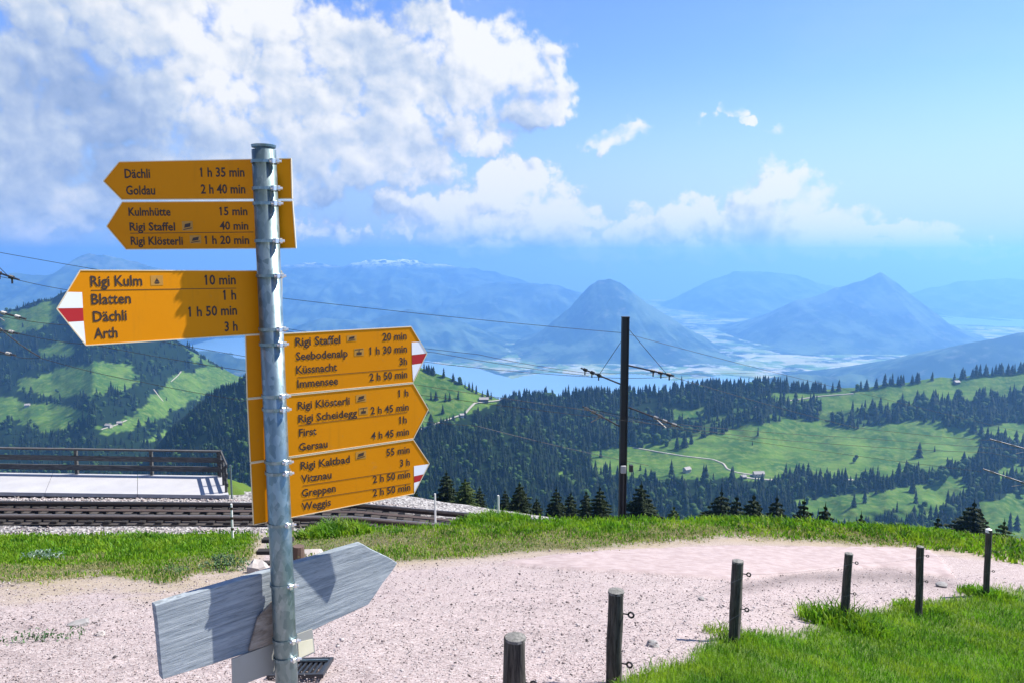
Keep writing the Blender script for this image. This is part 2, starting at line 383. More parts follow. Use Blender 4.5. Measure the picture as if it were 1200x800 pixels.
M_sleeper = plain('dark_steel_sleeper', (.018, .015, .014), .85, var=.3, scale=5)
def f_ballast(t):
    p = t.pos(); c = t.vor(p, 11, out='Color'); s = t.sep(c)[0]; v = t.vor(p, 11)
    return {'Base Color': t.ramp(s, [(0, (0.036, 0.033, 0.033)), (.3, (0.144, 0.132, 0.126)), (.7, (0.276, 0.258, 0.246)), (1, (0.408, 0.396, 0.378))]), 'Roughness': .9, 'Normal': t.bump(v, .9, .05)}
M_ballast = mat('ballast_stone', f_ballast)
M_stain = plain('rust_stained_ballast', (.050, .042, .038), .9, var=.6, scale=9, bump=.9)
M_wedge = mat('split_pale_timber', f_wood((.20, .16, .12), (.40, .35, .29), (2, 2, 9), 6))
M_deck = plain('pale_platform_concrete', (.34, .335, .345), .8, var=.22, scale=1.2)
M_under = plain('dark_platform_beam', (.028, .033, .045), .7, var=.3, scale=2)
M_conc = plain('light_concrete', (0.36, 0.36, 0.348), .85, var=.1, scale=8)
M_marker = plain('white_marker_paint', (.72, .70, .66), .6, var=.15, scale=12)
M_stone = plain('grey_stone', (.23, .22, .21), .9, var=.4, scale=12, bump=.6)
M_pstone = plain('pale_stone', (0.336, 0.3, 0.276), .9, var=.25, scale=12, bump=.6)
M_hwall = plain('chalet_wall', (0.372, 0.348, 0.3), .8, scale=.5)
M_hwood = plain('chalet_dark_timber', (.10, .065, .04), .8, scale=.5)
M_hroof = plain('chalet_roof', (.30, .27, .25), .8, scale=.5)
M_glass = plain('dark_window', (.03, .04, .05), .2, scale=1)
M_track = plain('pale_track', (0.33, 0.3, 0.252), .9, var=.15, scale=.05)
M_leaf = plain('weed_leaf', (.035, .085, .022), .6, var=.4, scale=10)
M_leafblue = plain('blue_green_leaf', (.09, .15, .10), .5, var=.3, scale=14)
M_stump = plain('old_stump', (.10, .065, .05), .9, var=.4, scale=16, bump=.8)

# ------------------------------------------------------------------ near ground: one sheet from behind the camera to the foot of the hill
TC = np.array([0, 300, 450, 600, 860, 992, 1157, 1300.])          # photo columns
TY = np.array([2.8, 4.2, 6, 8.7, 11.8, 15, 19, 23.])              # metres ahead
TR = np.array([
 [825, 765, 715, 686, 665, 650, 638, 630],
 [830, 768, 718, 686, 664, 650, 637, 629],
 [838, 775, 724, 688, 662, 644, 624, 617],
 [850, 790, 730, 690, 660, 634, 606, 614],
 [872, 805, 744, 703, 668, 640, 609, 620],
 [905, 835, 780, 735, 690, 652, 613, 626],
 [935, 872, 818, 762, 699, 664, 628, 645],
 [955, 892, 838, 780, 718, 678, 642, 662.]])
TU = (TC-600)/F*1.036
TZ = -ratio(TR)*TY[None]                                          # heights at the table's nodes
_yy = np.linspace(2.8, 23, 160)
# smooth (Catmull-Rom-like) resample along Y, then linear in U with smoothing
def _res(zs):
    m = np.gradient(zs, TY); out = np.empty_like(_yy)
    for k, y in enumerate(_yy):
        i = min(max(np.searchsorted(TY, y, side='right')-1, 0), len(TY)-2); h = TY[i+1]-TY[i]; s = (y-TY[i])/h
        out[k] = (2*s**3-3*s**2+1)*zs[i]+(s**3-2*s**2+s)*h*m[i]+(-2*s**3+3*s**2)*zs[i+1]+(s**3-s**2)*h*m[i+1]
    return out
_uu = np.linspace(TU[0]-.35, TU[-1]+.25, 120)
_col = np.array([_res(z) for z in TZ])
_tab = np.array([np.interp(_uu, TU, _col[:, k]) for k in range(len(_yy))]).T
for _ in range(60):
    _tab[1:-1] = (_tab[:-2]+2*_tab[1:-1]+_tab[2:])/4
def trackYZ(X): return 27.9+.055*X, -9.98-.026*X-.14*np.clip(X+6.0, 0, 40)*np.ones_like(X)   # centre line of the railway
def groundz(X, Y, rough=True):
    X = np.asarray(X, float); Y = np.asarray(Y, float)
    yc = np.clip(Y, 2.8, 23); u = np.clip(X/np.maximum(Y, 2.8), _uu[0], _uu[-1])
    fi = (u-_uu[0])/(_uu[1]-_uu[0]); i = np.clip(fi.astype(int), 0, len(_uu)-2); fi = fi-i
    fj = (yc-_yy[0])/(_yy[1]-_yy[0]); j = np.clip(fj.astype(int), 0, len(_yy)-2); fj = fj-j
    z = (_tab[i, j]*(1-fi)+_tab[i+1, j]*fi)*(1-fj)+(_tab[i, j+1]*(1-fi)+_tab[i+1, j+1]*fi)*fj
    # nearer than 2.8 m it levels off under the camera
    z = np.where(Y < 2.8, z+(2.8-np.maximum(Y, -8))*.06, z)
    # railway bench, then the slope falls away
    ty, tz = trackYZ(X)
    base = tz-.38
    lf = np.clip((Y-23)/2.6, 0, 1); lf = lf*lf*(3-2*lf)
    z = np.where(Y > 23, z*(1-lf)+base*lf, z)
    st_ = np.clip(33.0-(X+13)*1.4, 30.2, 33.0)
    fall = np.where(Y > st_, (Y-st_)*.42+np.clip(Y-150, 0, 1e9)*.045, 0)
    z = z-fall
    if not rough: return z
    z = z+fbm(X*.9, Y*.9, 4, 3)*.10*np.clip(Y/6, .3, 1)*(1-lf)
    return z
def uY_grid(us, ys):
    U, Yg = np.meshgrid(us, ys); return U*np.maximum(Yg, 3.0), Yg
def curve(x, pts):
    a = np.array(pts, float); return np.interp(x, a[:, 0], a[:, 1])
C_G1 = [(560, 960), (640, 880), (720, 812), (745, 793), (800, 768), (850, 748), (900, 738), (940, 741), (990, 726), (1040, 715), (1080, 707), (1120, 699), (1160, 690), (1200, 690), (1400, 690)]
C_G2 = [(300, 640), (340, 650), (400, 655), (470, 656), (600, 646), (700, 641), (780, 634), (860, 628), (960, 633), (1050, 638), (1120, 641), (1200, 651), (1500, 670)]
C_G3 = [(-500, 676), (0, 675), (60, 678), (120, 669), (180, 681), (230, 673), (285, 662), (300, 646), (306, 628)]
P_TAR = [(585, 661), (640, 652), (720, 645), (850, 640), (960, 641), (1060, 642), (1090, 645), (1104, 656), (1118, 676), (1080, 673), (1045, 665), (985, 667), (930, 672), (893, 676), (860, 680), (760, 672), (660, 667)]
def masks(X, Y, Z):
    px, py = project(X, np.maximum(Y, .6), Z)
    jx = fbm(X*2.3, Y*2.3, 4, 31)*20/np.maximum(Y/6, .6); j = fbm(X*1.7, Y*1.7, 5, 21)*34/np.maximum(Y/5, .6)
    pyj = py+j; pxj = px+jx*2
    def soft(v, wdt): return np.clip(.5+v/wdt, 0, 1)
    g1 = soft(pyj-curve(pxj, C_G1), 10)*soft(pxj-640, 60)
    g2 = soft(curve(pxj, C_G2)-pyj, 7)*soft(pxj-320, 24)
    g3 = soft(curve(pxj, C_G3)-pyj, 8)*soft(300-pxj, 16)
    inr = (Y < 3.0) & (X < 1.2)
    g = np.maximum(np.maximum(np.where(inr, 0, g1), g2), g3)
    g = np.where((Y > 23.6) & (Y < 34) & (px < 540), 0, g)
    g = np.where(Y > np.clip(33.8-(X+10)*.9, 31.2, 33.8), 1, g)
    g = np.where(Y > 30.6, 1, g)
    worn = soft(pyj-605-(curve(px, C_G2)-605)*.34, 22)*soft(px-320, 20)*(g2 > 0)
    worn3 = soft(pyj-(curve(px, C_G3)-20), 22)*(g3 > 0)*(px < 310)
    dry = np.clip(np.maximum(worn*.62, worn3*.6)+fbm(X*.8, Y*.8, 3, 77)*.6, 0, 1)
    edge3 = np.clip(1-abs(pyj-curve(pxj, C_G3)-8)/26, 0, 1)*(px < 310)*(Y < 23); edge2 = np.clip(1-abs(py-curve(px, C_G2)-3)/9, 0, 1)*(px > 330)*(Y < 23)
    dry = np.where(g < .5, np.clip(np.maximum(edge3, edge2)*.9+fbm(X*2, Y*2, 4, 44)*.8*(np.maximum(edge3, edge2) > 0), 0, 1), dry)
    tar = inpoly(px+fbm(X*3, Y*3, 3, 5)*3, py+fbm(X*3, Y*3, 3, 6)*1.5, P_TAR).astype(float)
    ce = np.interp(px, [840, 893, 930, 985, 1045, 1118], [684, 677, 668, 668, 666, 677]); global EDGE_DARK
    EDGE_DARK = np.clip(1-np.abs(py-ce-7)/11, 0, 1)*np.clip((px-830)/40, 0, 1)*np.clip((1130-px)/30, 0, 1)*(1-tar)  # darker gravel band just below the tarmac's lower edge
    return px, py, g, dry, tar
ys = np.concatenate([np.linspace(-8, 2.4, 20, endpoint=False), 2.4*np.exp(np.linspace(0, math.log(34/2.4), 330)), 34*np.exp(np.linspace(.02, math.log(1000/34), 60))])
us = np.linspace(-1.35, 1.35, 560)
GX, GY = uY_grid(us, ys); GZ = groundz(GX, GY)
_, _, gm, dm, tm = masks(GX, GY, GZ); cm = EDGE_DARK.copy()
GZ = GZ+tm*.05*(GY < 30)-.012*(gm < .3)*(GY < 22)+fbm(GX*7, GY*7, 3, 9)*.025*(1-tm)*(GY < 23)
V = np.stack([GX, GY, GZ], -1).reshape(-1, 3)
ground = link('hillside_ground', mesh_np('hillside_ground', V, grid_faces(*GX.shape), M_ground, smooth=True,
              attrs={'grass': gm.ravel(), 'tarmac': tm.ravel(), 'dry': dm.ravel(), 'edge_dark': cm.ravel()}))
tag(ground, 'pink gravel viewpoint path and turf dropping away in front of the signpost', kind='structure')
def gz(x, y): return float(groundz(np.array([x]), np.array([y]))[0])
# photo pixel -> ground point on the near sheet
_Ys = 2.4*np.exp(np.linspace(0, math.log(25/2.4), 220))
_tx = np.arange(-520, 1721, 10.); _tr = np.arange(594, 1011, 2.)
def _solve(x, row):
    rr = ratio(row); k = (x-600)/F*(CP+SP*rr)
    XX = k[:, None]*_Ys[None]; ZZ = groundz(XX, np.broadcast_to(_Ys, XX.shape), False); L = -rr[:, None]*_Ys[None]
    below = ZZ >= L; idx = np.argmax(below, 1); ok = below.any(1); i0 = np.maximum(idx-1, 0); ar = np.arange(len(x))
    d0 = L[ar, i0]-ZZ[ar, i0]; d1 = L[ar, idx]-ZZ[ar, idx]; tt = np.where(idx > 0, d0/np.where(abs(d0-d1) < 1e-9, 1, d0-d1), 0)
    return np.where(ok, _Ys[i0]+(_Ys[idx]-_Ys[i0])*np.clip(tt, 0, 1), 1e6)
_tY = np.stack([_solve(_tx, np.full(len(_tx), q_)) for q_ in _tr])
def ground_from_px(x, row):
    x = np.atleast_1d(np.asarray(x, float)); row = np.atleast_1d(np.asarray(row, float))
    fi = np.clip((x-_tx[0])/10, 0, len(_tx)-1.01); fj = np.clip((row-_tr[0])/2, 0, len(_tr)-1.01); i = fi.astype(int); j = fj.astype(int); fi = fi-i; fj = fj-j
    Y = (_tY[j, i]*(1-fi)+_tY[j, i+1]*fi)*(1-fj)+(_tY[j+1, i]*(1-fi)+_tY[j+1, i+1]*fi)*fj
    ok = Y < 26; Y = np.where(ok, Y, 20); X = (x-600)/F*(CP+SP*ratio(row))*Y
    return X, Y, groundz(X, Y), ok

# ------------------------------------------------------------------ grass, gravel stones
def blades(name, X, Y, Z, h, wd, lean, m, label):
    n = len(X); a = rng.uniform(0, 2*np.pi, n); la = rng.uniform(0, 2*np.pi, n); le = lean*rng.uniform(.3, 1.3, n)*h
    sx, sy = np.cos(a)*wd/2, np.sin(a)*wd/2; lx, ly = np.cos(la)*le, np.sin(la)*le
    V = np.empty((n, 5, 3), np.float32)
    V[:, 0] = np.stack([X-sx, Y-sy, Z-.01], -1); V[:, 1] = np.stack([X+sx, Y+sy, Z-.01], -1)
    V[:, 2] = np.stack([X+lx*.35-sx*.7, Y+ly*.35-sy*.7, Z+h*.6], -1); V[:, 3] = np.stack([X+lx*.35+sx*.7, Y+ly*.35+sy*.7, Z+h*.6], -1)
    V[:, 4] = np.stack([X+lx, Y+ly, Z+h*(1-.25*lean)], -1)
    b = np.arange(n)[:, None]*5
    T = np.concatenate([b+[0, 1, 3], b+[0, 3, 2], b+[2, 3, 4]], 1).reshape(-1, 3)
    tint = np.repeat(np.clip(rng.normal(.45, .28, n)+fbm(X*2.2, Y*2.2, 4, 88)*1.3, 0, 1), 5)
    o = link(name, mesh_np(name, V.reshape(-1, 3), T, m, attrs={'tint': tint}))
    return tag(o, label, 'grass', kind='stuff')
def sample(n, x0, x1, r0, r1, green, seed=0):
    x = rng.uniform(x0, x1, n); r = rng.uniform(r0, r1, n)
    X, Y, Z, ok = ground_from_px(x, r); X = X+rng.normal(0, .03, n); Y = Y+rng.normal(0, .05, n)*Y/6
    px, py, g, d, tr = masks(X, Y, Z)
    keep = ok & (Y > 2.5) & (Y < 23.5) & (rng.uniform(0, 1, n) < (g if green else 1-g))
    return X[keep], Y[keep], Z[keep], d[keep], tr[keep]
X, Y, Z, d, _ = sample(150000, 700, 1330, 660, 1000, True)
k = Y < 14; X, Y, Z = X[k], Y[k], Z[k]
cl = .45+.8*np.clip(fbm(X*1.5, Y*1.5, 3, 55)+.5, 0, 1)
blades('meadow_grass', X, Y, Z, .068*cl*rng.uniform(.5, 1.5, len(X))*np.clip(Y/6, .9, 1.5), .0055*np.clip(Y/5, .8, 2), .75, M_blade, 'lush green grass on the bank below the row of fence posts')
def strip(n, x0, x1, r0, r1, name, lab):
    X, Y, Z, d, _ = sample(n, x0, x1, r0, r1, True)
    k = rng.uniform(0, 1, len(X)) > d*1.05+.25*(fbm(X*1.3, Y*1.3, 3, 58) > .12); dk = ~k
    cl = .25+1.5*np.clip(fbm(X*.6, Y*.6, 3, 56)+.5, 0, 1)**1.5
    hh = .070*cl*(1.1-.6*d)*rng.uniform(.5, 1.5, len(X))*np.clip(Y/12, .55, 1.3); ww = .0017*Y*rng.uniform(.6, 1.4, len(X))
    blades(name, X[k], Y[k], Z[k], hh[k], ww[k], .6, M_blade, lab)
    k2 = d > .35
    blades('dry_grass', X[k2]+.02, Y[k2], Z[k2], hh[k2]*.45, ww[k2]*.8, .9, M_straw, 'thin dry grass at the worn edge: '+lab.split(' grass ')[0] if False else 'thin straw coloured grass at the worn edge of the '+('crest' if x1 > 900 else 'left verge'))
strip(150000, 310, 1330, 596, 668, 'crest_grass', 'bright green grass along the crest beyond the path')
strip(80000, -120, 312, 622, 690, 'verge_grass', 'green grass verge between the gravel path and the railway')
# taller grass clumps where nobody mows: along the crest and at each post
def clump(name, cx, cy, rad, n, h, lab, m=M_blade, wd=.008, flat=1.0):
    a = rng.uniform(0, 2*np.pi, n); r = rad*np.sqrt(rng.uniform(0, 1, n)); X = cx+np.cos(a)*r; Y = cy+np.sin(a)*r*flat; Z = groundz(X, Y)
    o = blades(name, X, Y, Z, h*rng.uniform(.5, 1.2, n)*(1.15-r/rad*.6), np.full(n, wd), .7, m, lab); return o
# gravel
oct_v = np.array([(1, 0, 0), (-1, 0, 0), (0, 1, 0), (0, -1, 0), (0, 0, 1), (0, 0, -1)], float)
oct_f = np.array([(0, 2, 4), (2, 1, 4), (1, 3, 4), (3, 0, 4), (2, 0, 5), (1, 2, 5), (3, 1, 5), (0, 3, 5)])
def stones(name, X, Y, Z, s, mats, lab):
    n = len(X); v = oct_v[None]*rng.uniform(.6, 1.25, (n, 6, 1)); a = rng.uniform(0, 2*np.pi, n); c_, s_ = np.cos(a)[:, None], np.sin(a)[:, None]
    v = np.stack([v[..., 0]*c_-v[..., 1]*s_, v[..., 0]*s_+v[..., 1]*c_, v[..., 2]*.6], -1)*s[:, None, None]
    v = v+np.stack([X, Y, Z+s*.15], -1)[:, None]
    T = (oct_f[None]+np.arange(n)[:, None, None]*6).reshape(-1, 3)
    o = link(name, mesh_np(name, v.reshape(-1, 3), T, mats, mi=np.repeat(rng.integers(0, len(mats), n), 8)))
    return tag(o, lab, 'gravel', kind='stuff')
gmats = [plain('pebble_pink', (0.276, 0.216, 0.204), .9, var=.3), plain('pebble_pale', (0.372, 0.33, 0.318), .9, var=.2), plain('pebble_dark', (0.051, 0.042, 0.0408), .9, var=.4), plain('pebble_mid', (0.162, 0.129, 0.123), .9, var=.3)]
X, Y, Z, d, tr = sample(90000, -80, 1290, 632, 900, False)
k = (tr < .5) & (Y < 14); X, Y, Z = X[k], Y[k], Z[k]
stones('path_gravel', X, Y, Z+.005, np.clip(rng.lognormal(-5.6, .45, len(X)), .002, .028)*np.clip(Y/4.5, .8, 2), [gmats[0], gmats[1], gmats[3], gmats[0], gmats[1], gmats[2]], 'loose pinkish gravel scattered over the path')
X = rng.uniform(-24, 0, 14000); Yc, Zc = trackYZ(X); o_ = rng.uniform(-3.6, 2.2, len(X)); o_ = np.where((abs(o_) < 1.3) & (rng.uniform(0, 1, len(X)) < .93), np.where(rng.uniform(0, 1, len(X)) < .6, -2.6, 2.0), o_)
Y = Yc+o_+rng.normal(0, .1, len(X)); Z = Zc-.1-np.clip(abs(o_)-1.7, 0, 9)*.16
stones('ballast_stones', X, Y, Z, rng.uniform(.03, .085, len(X)), [gmats[1], gmats[3], M_stone, M_pstone], 'grey and pale ballast stones along the rack railway')

# ------------------------------------------------------------------ railway bed, sleepers, rails
xs = np.arange(-60, 61, 1.0)
prof = [(-4.2, -.50), (-3.0, -.26), (-1.7, -.04), (1.6, -.02), (2.6, -.2), (4.4, -.44)]
Yc, Zc = trackYZ(xs)
V = np.array([[(x, y+o, z+h-.06) for (o, h) in prof] for x, y, z in zip(xs, Yc, Zc)]).reshape(-1, 3)
V[:, 2] += fbm(V[:, 0]*2, V[:, 1]*2, 3, 4)*.10
bed = link('railway_bed', mesh_np('railway_bed', V, grid_faces(len(xs), len(prof)), M_ballast, smooth=True)); tag(bed, 'stony ballast bed carrying the rack railway', kind='structure')
pr2 = [(-1.05, -.035), (-.5, -.025), (.5, -.025), (1.05, -.035)]
V = np.array([[(x, y+o, z+h) for (o, h) in pr2] for x, y, z in zip(xs, Yc, Zc)]).reshape(-1, 3); V[:, 2] += fbm(V[:, 0]*3, V[:, 1]*3, 3, 4)*.05
sb = link('stained_ballast', mesh_np('stained_ballast', V, grid_faces(len(xs), len(pr2)), M_stain, smooth=True)); tag(sb, 'oil and rust darkened stones between the rails', kind='structure')
tr = empty('railway_track', (-20, 27, -9.6), 'dark rack railway track running left to right below the platform', 'track')
tdir = Vector((1, .055, -.026)).normalized(); trot = tdir.to_track_quat('X', 'Z').to_matrix().to_4x4()
def tp(X, off, h):
    y, z = trackYZ(np.array(float(X))); return Vector((X-off*.055, float(y)+off, float(z)+h))
sme = None
for i in range(96):
    X = -31+i*.62
    if sme is None:
        s0 = MB().box((0, 0, 0), (.24, 2.0, .13), bev=.015).build('sleeper', M_sleeper); sme = s0.data; s = s0
    else: s = link('sleeper', sme)
    s.parent = tr; s.matrix_basis = Matrix.Translation(tp(X, 0, 0)-tr.location) @ trot
for off in (-.74, .74):
    r = MB(); hd = MB()
    for a, b in ((-60, -6.0), (-6.0, 60)):
        r.beam(tp(a, off, .085), tp(b, off, .085), .03, .14)
        r.beam(tp(a, off, .16), tp(b, off, .16), .13, .03) if False else r.beam(tp(a, off, .14), tp(b, off, .14), .12, .02)
        hd.beam(tp(a, off, .20), tp(b, off, .20), .045, .07)
    ra = r.build('rail', M_rust, tr); hd.build('rail_head', M_steel, ra)
rk = MB()
for a, b in ((-60, -6.0), (-6.0, 60)):
    for o_ in (-.05, .05): rk.beam(tp(a, o_, .14), tp(b, o_, .14), .12, .03)
rko = rk.build('toothed_rack', M_rust, tr)

# ------------------------------------------------------------------ platform with railing
grade = -.021
def pz(X, h): return -9.74+grade*X*1.0-.02*10+h      # deck height along the platform
XL, XR = -34.0, -11.6; YF, YB = 29.35, 32.1
plat = empty('station_platform', (-18, 31, -9.8), 'low pale railway platform with a brown wooden railing behind it', 'platform')
def slab(x0, x1, y0, y1, h0, h1):
    m = MB(); vs = []
    for (x, y) in ((x0, y0), (x1, y0), (x1, y1), (x0, y1)):
        for h in (h0, h1): vs.append(m.b.verts.new((x-(y-YF)*.5, y+.02*(x+18), pz(x, h))))
    for f in ((0, 2, 4, 6), (7, 5, 3, 1), (0, 1, 3, 2), (2, 3, 5, 4), (4, 5, 7, 6), (6, 7, 1, 0)): m.b.faces.new([vs[i] for i in f])
    return m
n = 6
for i in range(n):
    x0 = XL+(XR-XL)*i/n; x1 = XL+(XR-XL)*(i+1)/n-.02
    slab(x0, x1, YF, YB, -.10, .05).build('deck_slab', M_deck, plat)
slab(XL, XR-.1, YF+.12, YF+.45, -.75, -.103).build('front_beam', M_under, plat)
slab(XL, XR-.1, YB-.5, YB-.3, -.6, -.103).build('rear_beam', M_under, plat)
def pp(X, Y, h): return Vector((X-(Y-YF)*.5, Y+.02*(X+18), pz(X, h)))
for X in (-29, -23, -17.2, -11.6):
    MB().box(pp(X, YF+.1, -.62), (1.15 if X == -17.2 else .75, .5, .2), bev=.02).build('footing', M_conc, plat)
for X in (-31, -27.2, -22.0, -21.5, -18.0, -14.7, XR-.12):
    o = MB().beam(pp(X, YB-.06, -.35), pp(X, YB-.06, 1.17), .12, .12).build('post', M_rail_wood, plat)
for a, b in ((XL, -22), (-22, -14.7), (-14.7, XR-.05)):
    for h, th in ((1.20, .09), (.80, .22), (.38, .24)):
        m = MB(); m.beam(pp(a+.01, YB-.15, h), pp(b-.01, YB-.15, h), .17 if h > 1 else .05, th if h < 1 else .07)
        m.build('railing_board', M_rail_wood, plat)
for Yp in (YF+.4, (YF+YB)/2, YB-.2):
    MB().beam(pp(XR-.08, Yp, -.15), pp(XR-.08, Yp, 1.17), .09, .09).build('end_post', M_rail_wood, plat)
for h in (1.18, .78, .38):
    MB().beam(pp(XR-.02, YF+.3, h), pp(XR-.02, YB-.05, h), .05, .14).build('end_board', M_rail_wood, plat)
bar = MB().tube(pp(XR+.1, YF+.1, -.3), pp(XR+.1, YF+.1, 1.3), .04, n=8).build('corner_pole', M_galv, plat)

# thin white marker poles
def marker(x, ytop, ybot, Yd, lab, rings=True):
    b = at(x-(0 if x > 300 else 0), ybot, Yd); tp_ = at(x, ytop, Yd); h = tp_.z-b.z
    e = empty('marker_pole', b, lab, 'marker pole', 'white marker poles beside the railway')
    MB().tube(Vector((b.x, Yd, b.z-.3)), Vector((b.x, Yd, b.z+h)), .035, .03, 8).build('pole', M_marker, e)
    if rings:
        for f in (.35, .62, .86): MB().tube(Vector((b.x, Yd, b.z+h*f)), Vector((b.x, Yd, b.z+h*f+.07)), .041, n=8).build('band', M_ink, e)
    return e
marker(273, 590, 637, 20.5, 'white pole with dark bands standing before the right end of the platform')
marker(510, 578, 602, 25.0, 'short white pole beside the track just right of the lowest yellow sign', False)
marker(584, 580, 603, 22.0, 'short white pole on the grass crest left of the dark catenary mast', False)

# ------------------------------------------------------------------ signpost
PX, PY = -.635, 1.95
ptop = at(309, 176, PY); pbot = at(336, 800, PY); dirp = (pbot-ptop).normalized()
gpost = gz(PX, PY)
pend = ptop+dirp*((ptop.z-gpost+.3)/-dirp.z)
sp = empty('signpost', (pend.x, pend.y, gpost), 'galvanised steel hiking signpost carrying seven yellow arrow signs and a grey board', 'signpost')
m = MB(); m.tube(pend, ptop, .0305, n=28); m.build('pole', M_galv, sp, smooth=True).data.shade_smooth()
m = MB(); m.tube(ptop-dirp*.012+Vector((0, 0, 0)), ptop-dirp*.0-Vector((0, 0, 0))+Vector((0, 0, .006)), .0312, .030, 28); m.build('pole_cap', M_galv, sp)
def axis_at(z):
    k = (z-ptop.z)/dirp.z; return ptop+dirp*k
class Plane:
    def __init__(s, deg, off=.036):
        th = R(deg); s.n = Vector((math.sin(th), -math.cos(th), 0)); s.d = Vector((math.cos(th), math.sin(th), 0)); s.q = Vector((PX, PY, 0))-s.n*off
    def st(s, x, y):
        r = Vector(ray(x, y)); k = s.q.dot(s.n)/r.dot(s.n); w_ = r*k-s.q; return (w_.dot(s.d), w_.z)
    def w(s, a, b, o=0): return s.q+s.d*a+Vector((0, 0, b))+s.n*o
    def mat(s, a, b, o):
        M = Matrix.Identity(4); M.col[0][:3] = s.d; M.col[1][:3] = (0, 0, 1); M.col[2][:3] = s.n; M.col[3][:3] = s.w(a, b, o); return M
def flat(pl, pts, o, th, name, m, parent):
    b = MB(); b.prism(pts, lambda p: pl.w(p[0], p[1], o), lambda p: pl.w(p[0], p[1], o-th))
    ob = b.build(name, m, None); ob.parent = parent
    if parent is sp: ob.location = -sp.location
    return ob
CAP = .0236
def text_obj(s_):
    c = bpy.data.curves.new('lettering', 'FONT'); c.body = s_; c.size = 1; c.resolution_u = 2; c.offset = .020
    o = bpy.data.objects.new('tmp', c); COL.objects.link(o); bpy.context.view_layer.update()
    dg = bpy.context.evaluated_depsgraph_get(); me = bpy.data.meshes.new_from_object(o.evaluated_get(dg))
    bpy.data.objects.remove(o); bpy.data.curves.remove(c); return me
_one = {}
def flags(me, s_):
    if '1' not in s_: return
    b = bmesh.new(); b.from_mesh(me); x0 = min(v.co.x for v in b.verts)
    for i, ch in enumerate(s_):
        if ch != '1': continue
        pre = s_[:i+1]
        if pre not in _one:
            m2 = text_obj(pre); _one[pre] = max(v.co.x for v in m2.vertices); bpy.data.meshes.remove(m2)
        xr = _one[pre]; h = .70
        b.faces.new([b.verts.new(p) for p in ((xr-.075, h, 0), (xr-.075, h-.14, 0), (xr-.21, h-.20, 0), (xr-.21, h-.09, 0))][::1])
    b.to_mesh(me); b.free()
def letter(pl, s_, x0, x1, yb, parent, yb2=None, cap=CAP):
    a, z = pl.st(x0, yb); a1, _ = pl.st(x1, yb if yb2 is None else yb2)
    me = text_obj(s_); flags(me, s_); co = np.empty(len(me.vertices)*3, np.float32); me.vertices.foreach_get('co', co); co = co.reshape(-1, 3)
    cw = co[:, 0].max()-co[:, 0].min()
    kx = (a1-a)/cw; ky = cap/.70
    me.transform(pl.mat(a, z, .0007) @ Matrix.Diagonal((kx, ky, 1, 1)) @ Matrix.Translation((-co[:, 0].min(), 0, 0)))
    me.materials.append(M_ink); o = link('lettering', me); o.parent = parent; return o
def hline(pl, p0, p1, parent):
    a, z = pl.st(*p0); a1, z1 = pl.st(*p1); zz = (z+z1)/2
    return flat(pl, [(a, z-.0007), (a1, z1-.0007), (a1, z1+.0007), (a, z+.0007)], .0006, .0002, 'ruled_line', M_ink, parent)
def picto(pl, x0, x1, y0, y1, kind, parent):
    a0, z0 = pl.st(x0, y1); a1, z1 = pl.st(x1, y0); w_, h_ = a1-a0, z1-z0
    P = lambda l: [(a0+u*w_, z0+v*h_) for u, v in l]
    flat(pl, P([(-.08, -.05), (1.08, -.05), (1.08, 1.05), (-.08, 1.05)]), .0005, .0002, 'pictogram_panel', M_yel2, parent)
    if kind == 'train': sh = [[(.05, .12), (.95, .32), (.95, .22), (.05, .02)], [(.15, .28), (.25, .72), (.85, .86), (.80, .42)]]
    elif kind == 'cable': sh = [[(.0, .92), (1, .98), (1, .90), (.0, .84)], [(.2, .12), (.2, .5), (.8, .5), (.8, .12)], [(.46, .5), (.46, .9), (.54, .9), (.54, .5)]]
    else: sh = [[(.3, .35), (.5, .75), (.72, .35)], [(.25, .3), (.78, .3), (.66, .15), (.36, .15)]]
    for l in sh: flat(pl, P(l), .0009, .0003, 'pictogram', M_ink, parent)
def sign(pl, outline, lab, ins=0):
    pts = [pl.st(x, y) for x, y in outline]
    o = flat(pl, pts, 0, .0022, 'direction_sign', M_yel, sp); o['label'] = lab
    # folded edge rim, a touch proud, pale aluminium
    cx = sum(p[0] for p in pts)/len(pts); cz = sum(p[1] for p in pts)/len(pts); b = MB(); n = len(pts)
    for i in range(n):
        p, q_ = pts[i], pts[(i+1) % n]; v = Vector((q_[0]-p[0], q_[1]-p[1])); L = v.length
        if L < 1e-4: continue
        v /= L; nn = Vector((-v.y, v.x));
        if nn.dot(Vector((cx-p[0], cz-p[1]))) < 0: nn = -nn
        w_ = .0011
        b.prism([(p[0]-nn.x*w_, p[1]-nn.y*w_), (q_[0]-nn.x*w_, q_[1]-nn.y*w_), (q_[0]+nn.x*w_, q_[1]+nn.y*w_), (p[0]+nn.x*w_, p[1]+nn.y*w_)],
                lambda s_: pl.w(s_[0], s_[1], .0012), lambda s_: pl.w(s_[0], s_[1], -.0034))
    r = b.build('rim', M_edge, None); r.parent = o
    return o
def tipmark(pl, pts_white1, pts_red, pts_white2, parent):
    for nm, pts, mm in (('white_band', pts_white1, M_white), ('red_band', pts_red, M_red), ('white_band', pts_white2, M_white)):
        flat(pl, [pl.st(*p) for p in pts], .0006, .0003, nm, mm, parent)
T_ = Plane(-3); K_ = Plane(37); G_ = Plane(30); B_ = Plane(44, .048); D_ = Plane(44, .040)
s1 = sign(T_, [(121.1, 212.6), (139.6, 189.9), (341, 186), (342.2, 233), (142.6, 234.2)], 'topmost yellow arrow sign pointing left, lettered Dächli and Goldau')
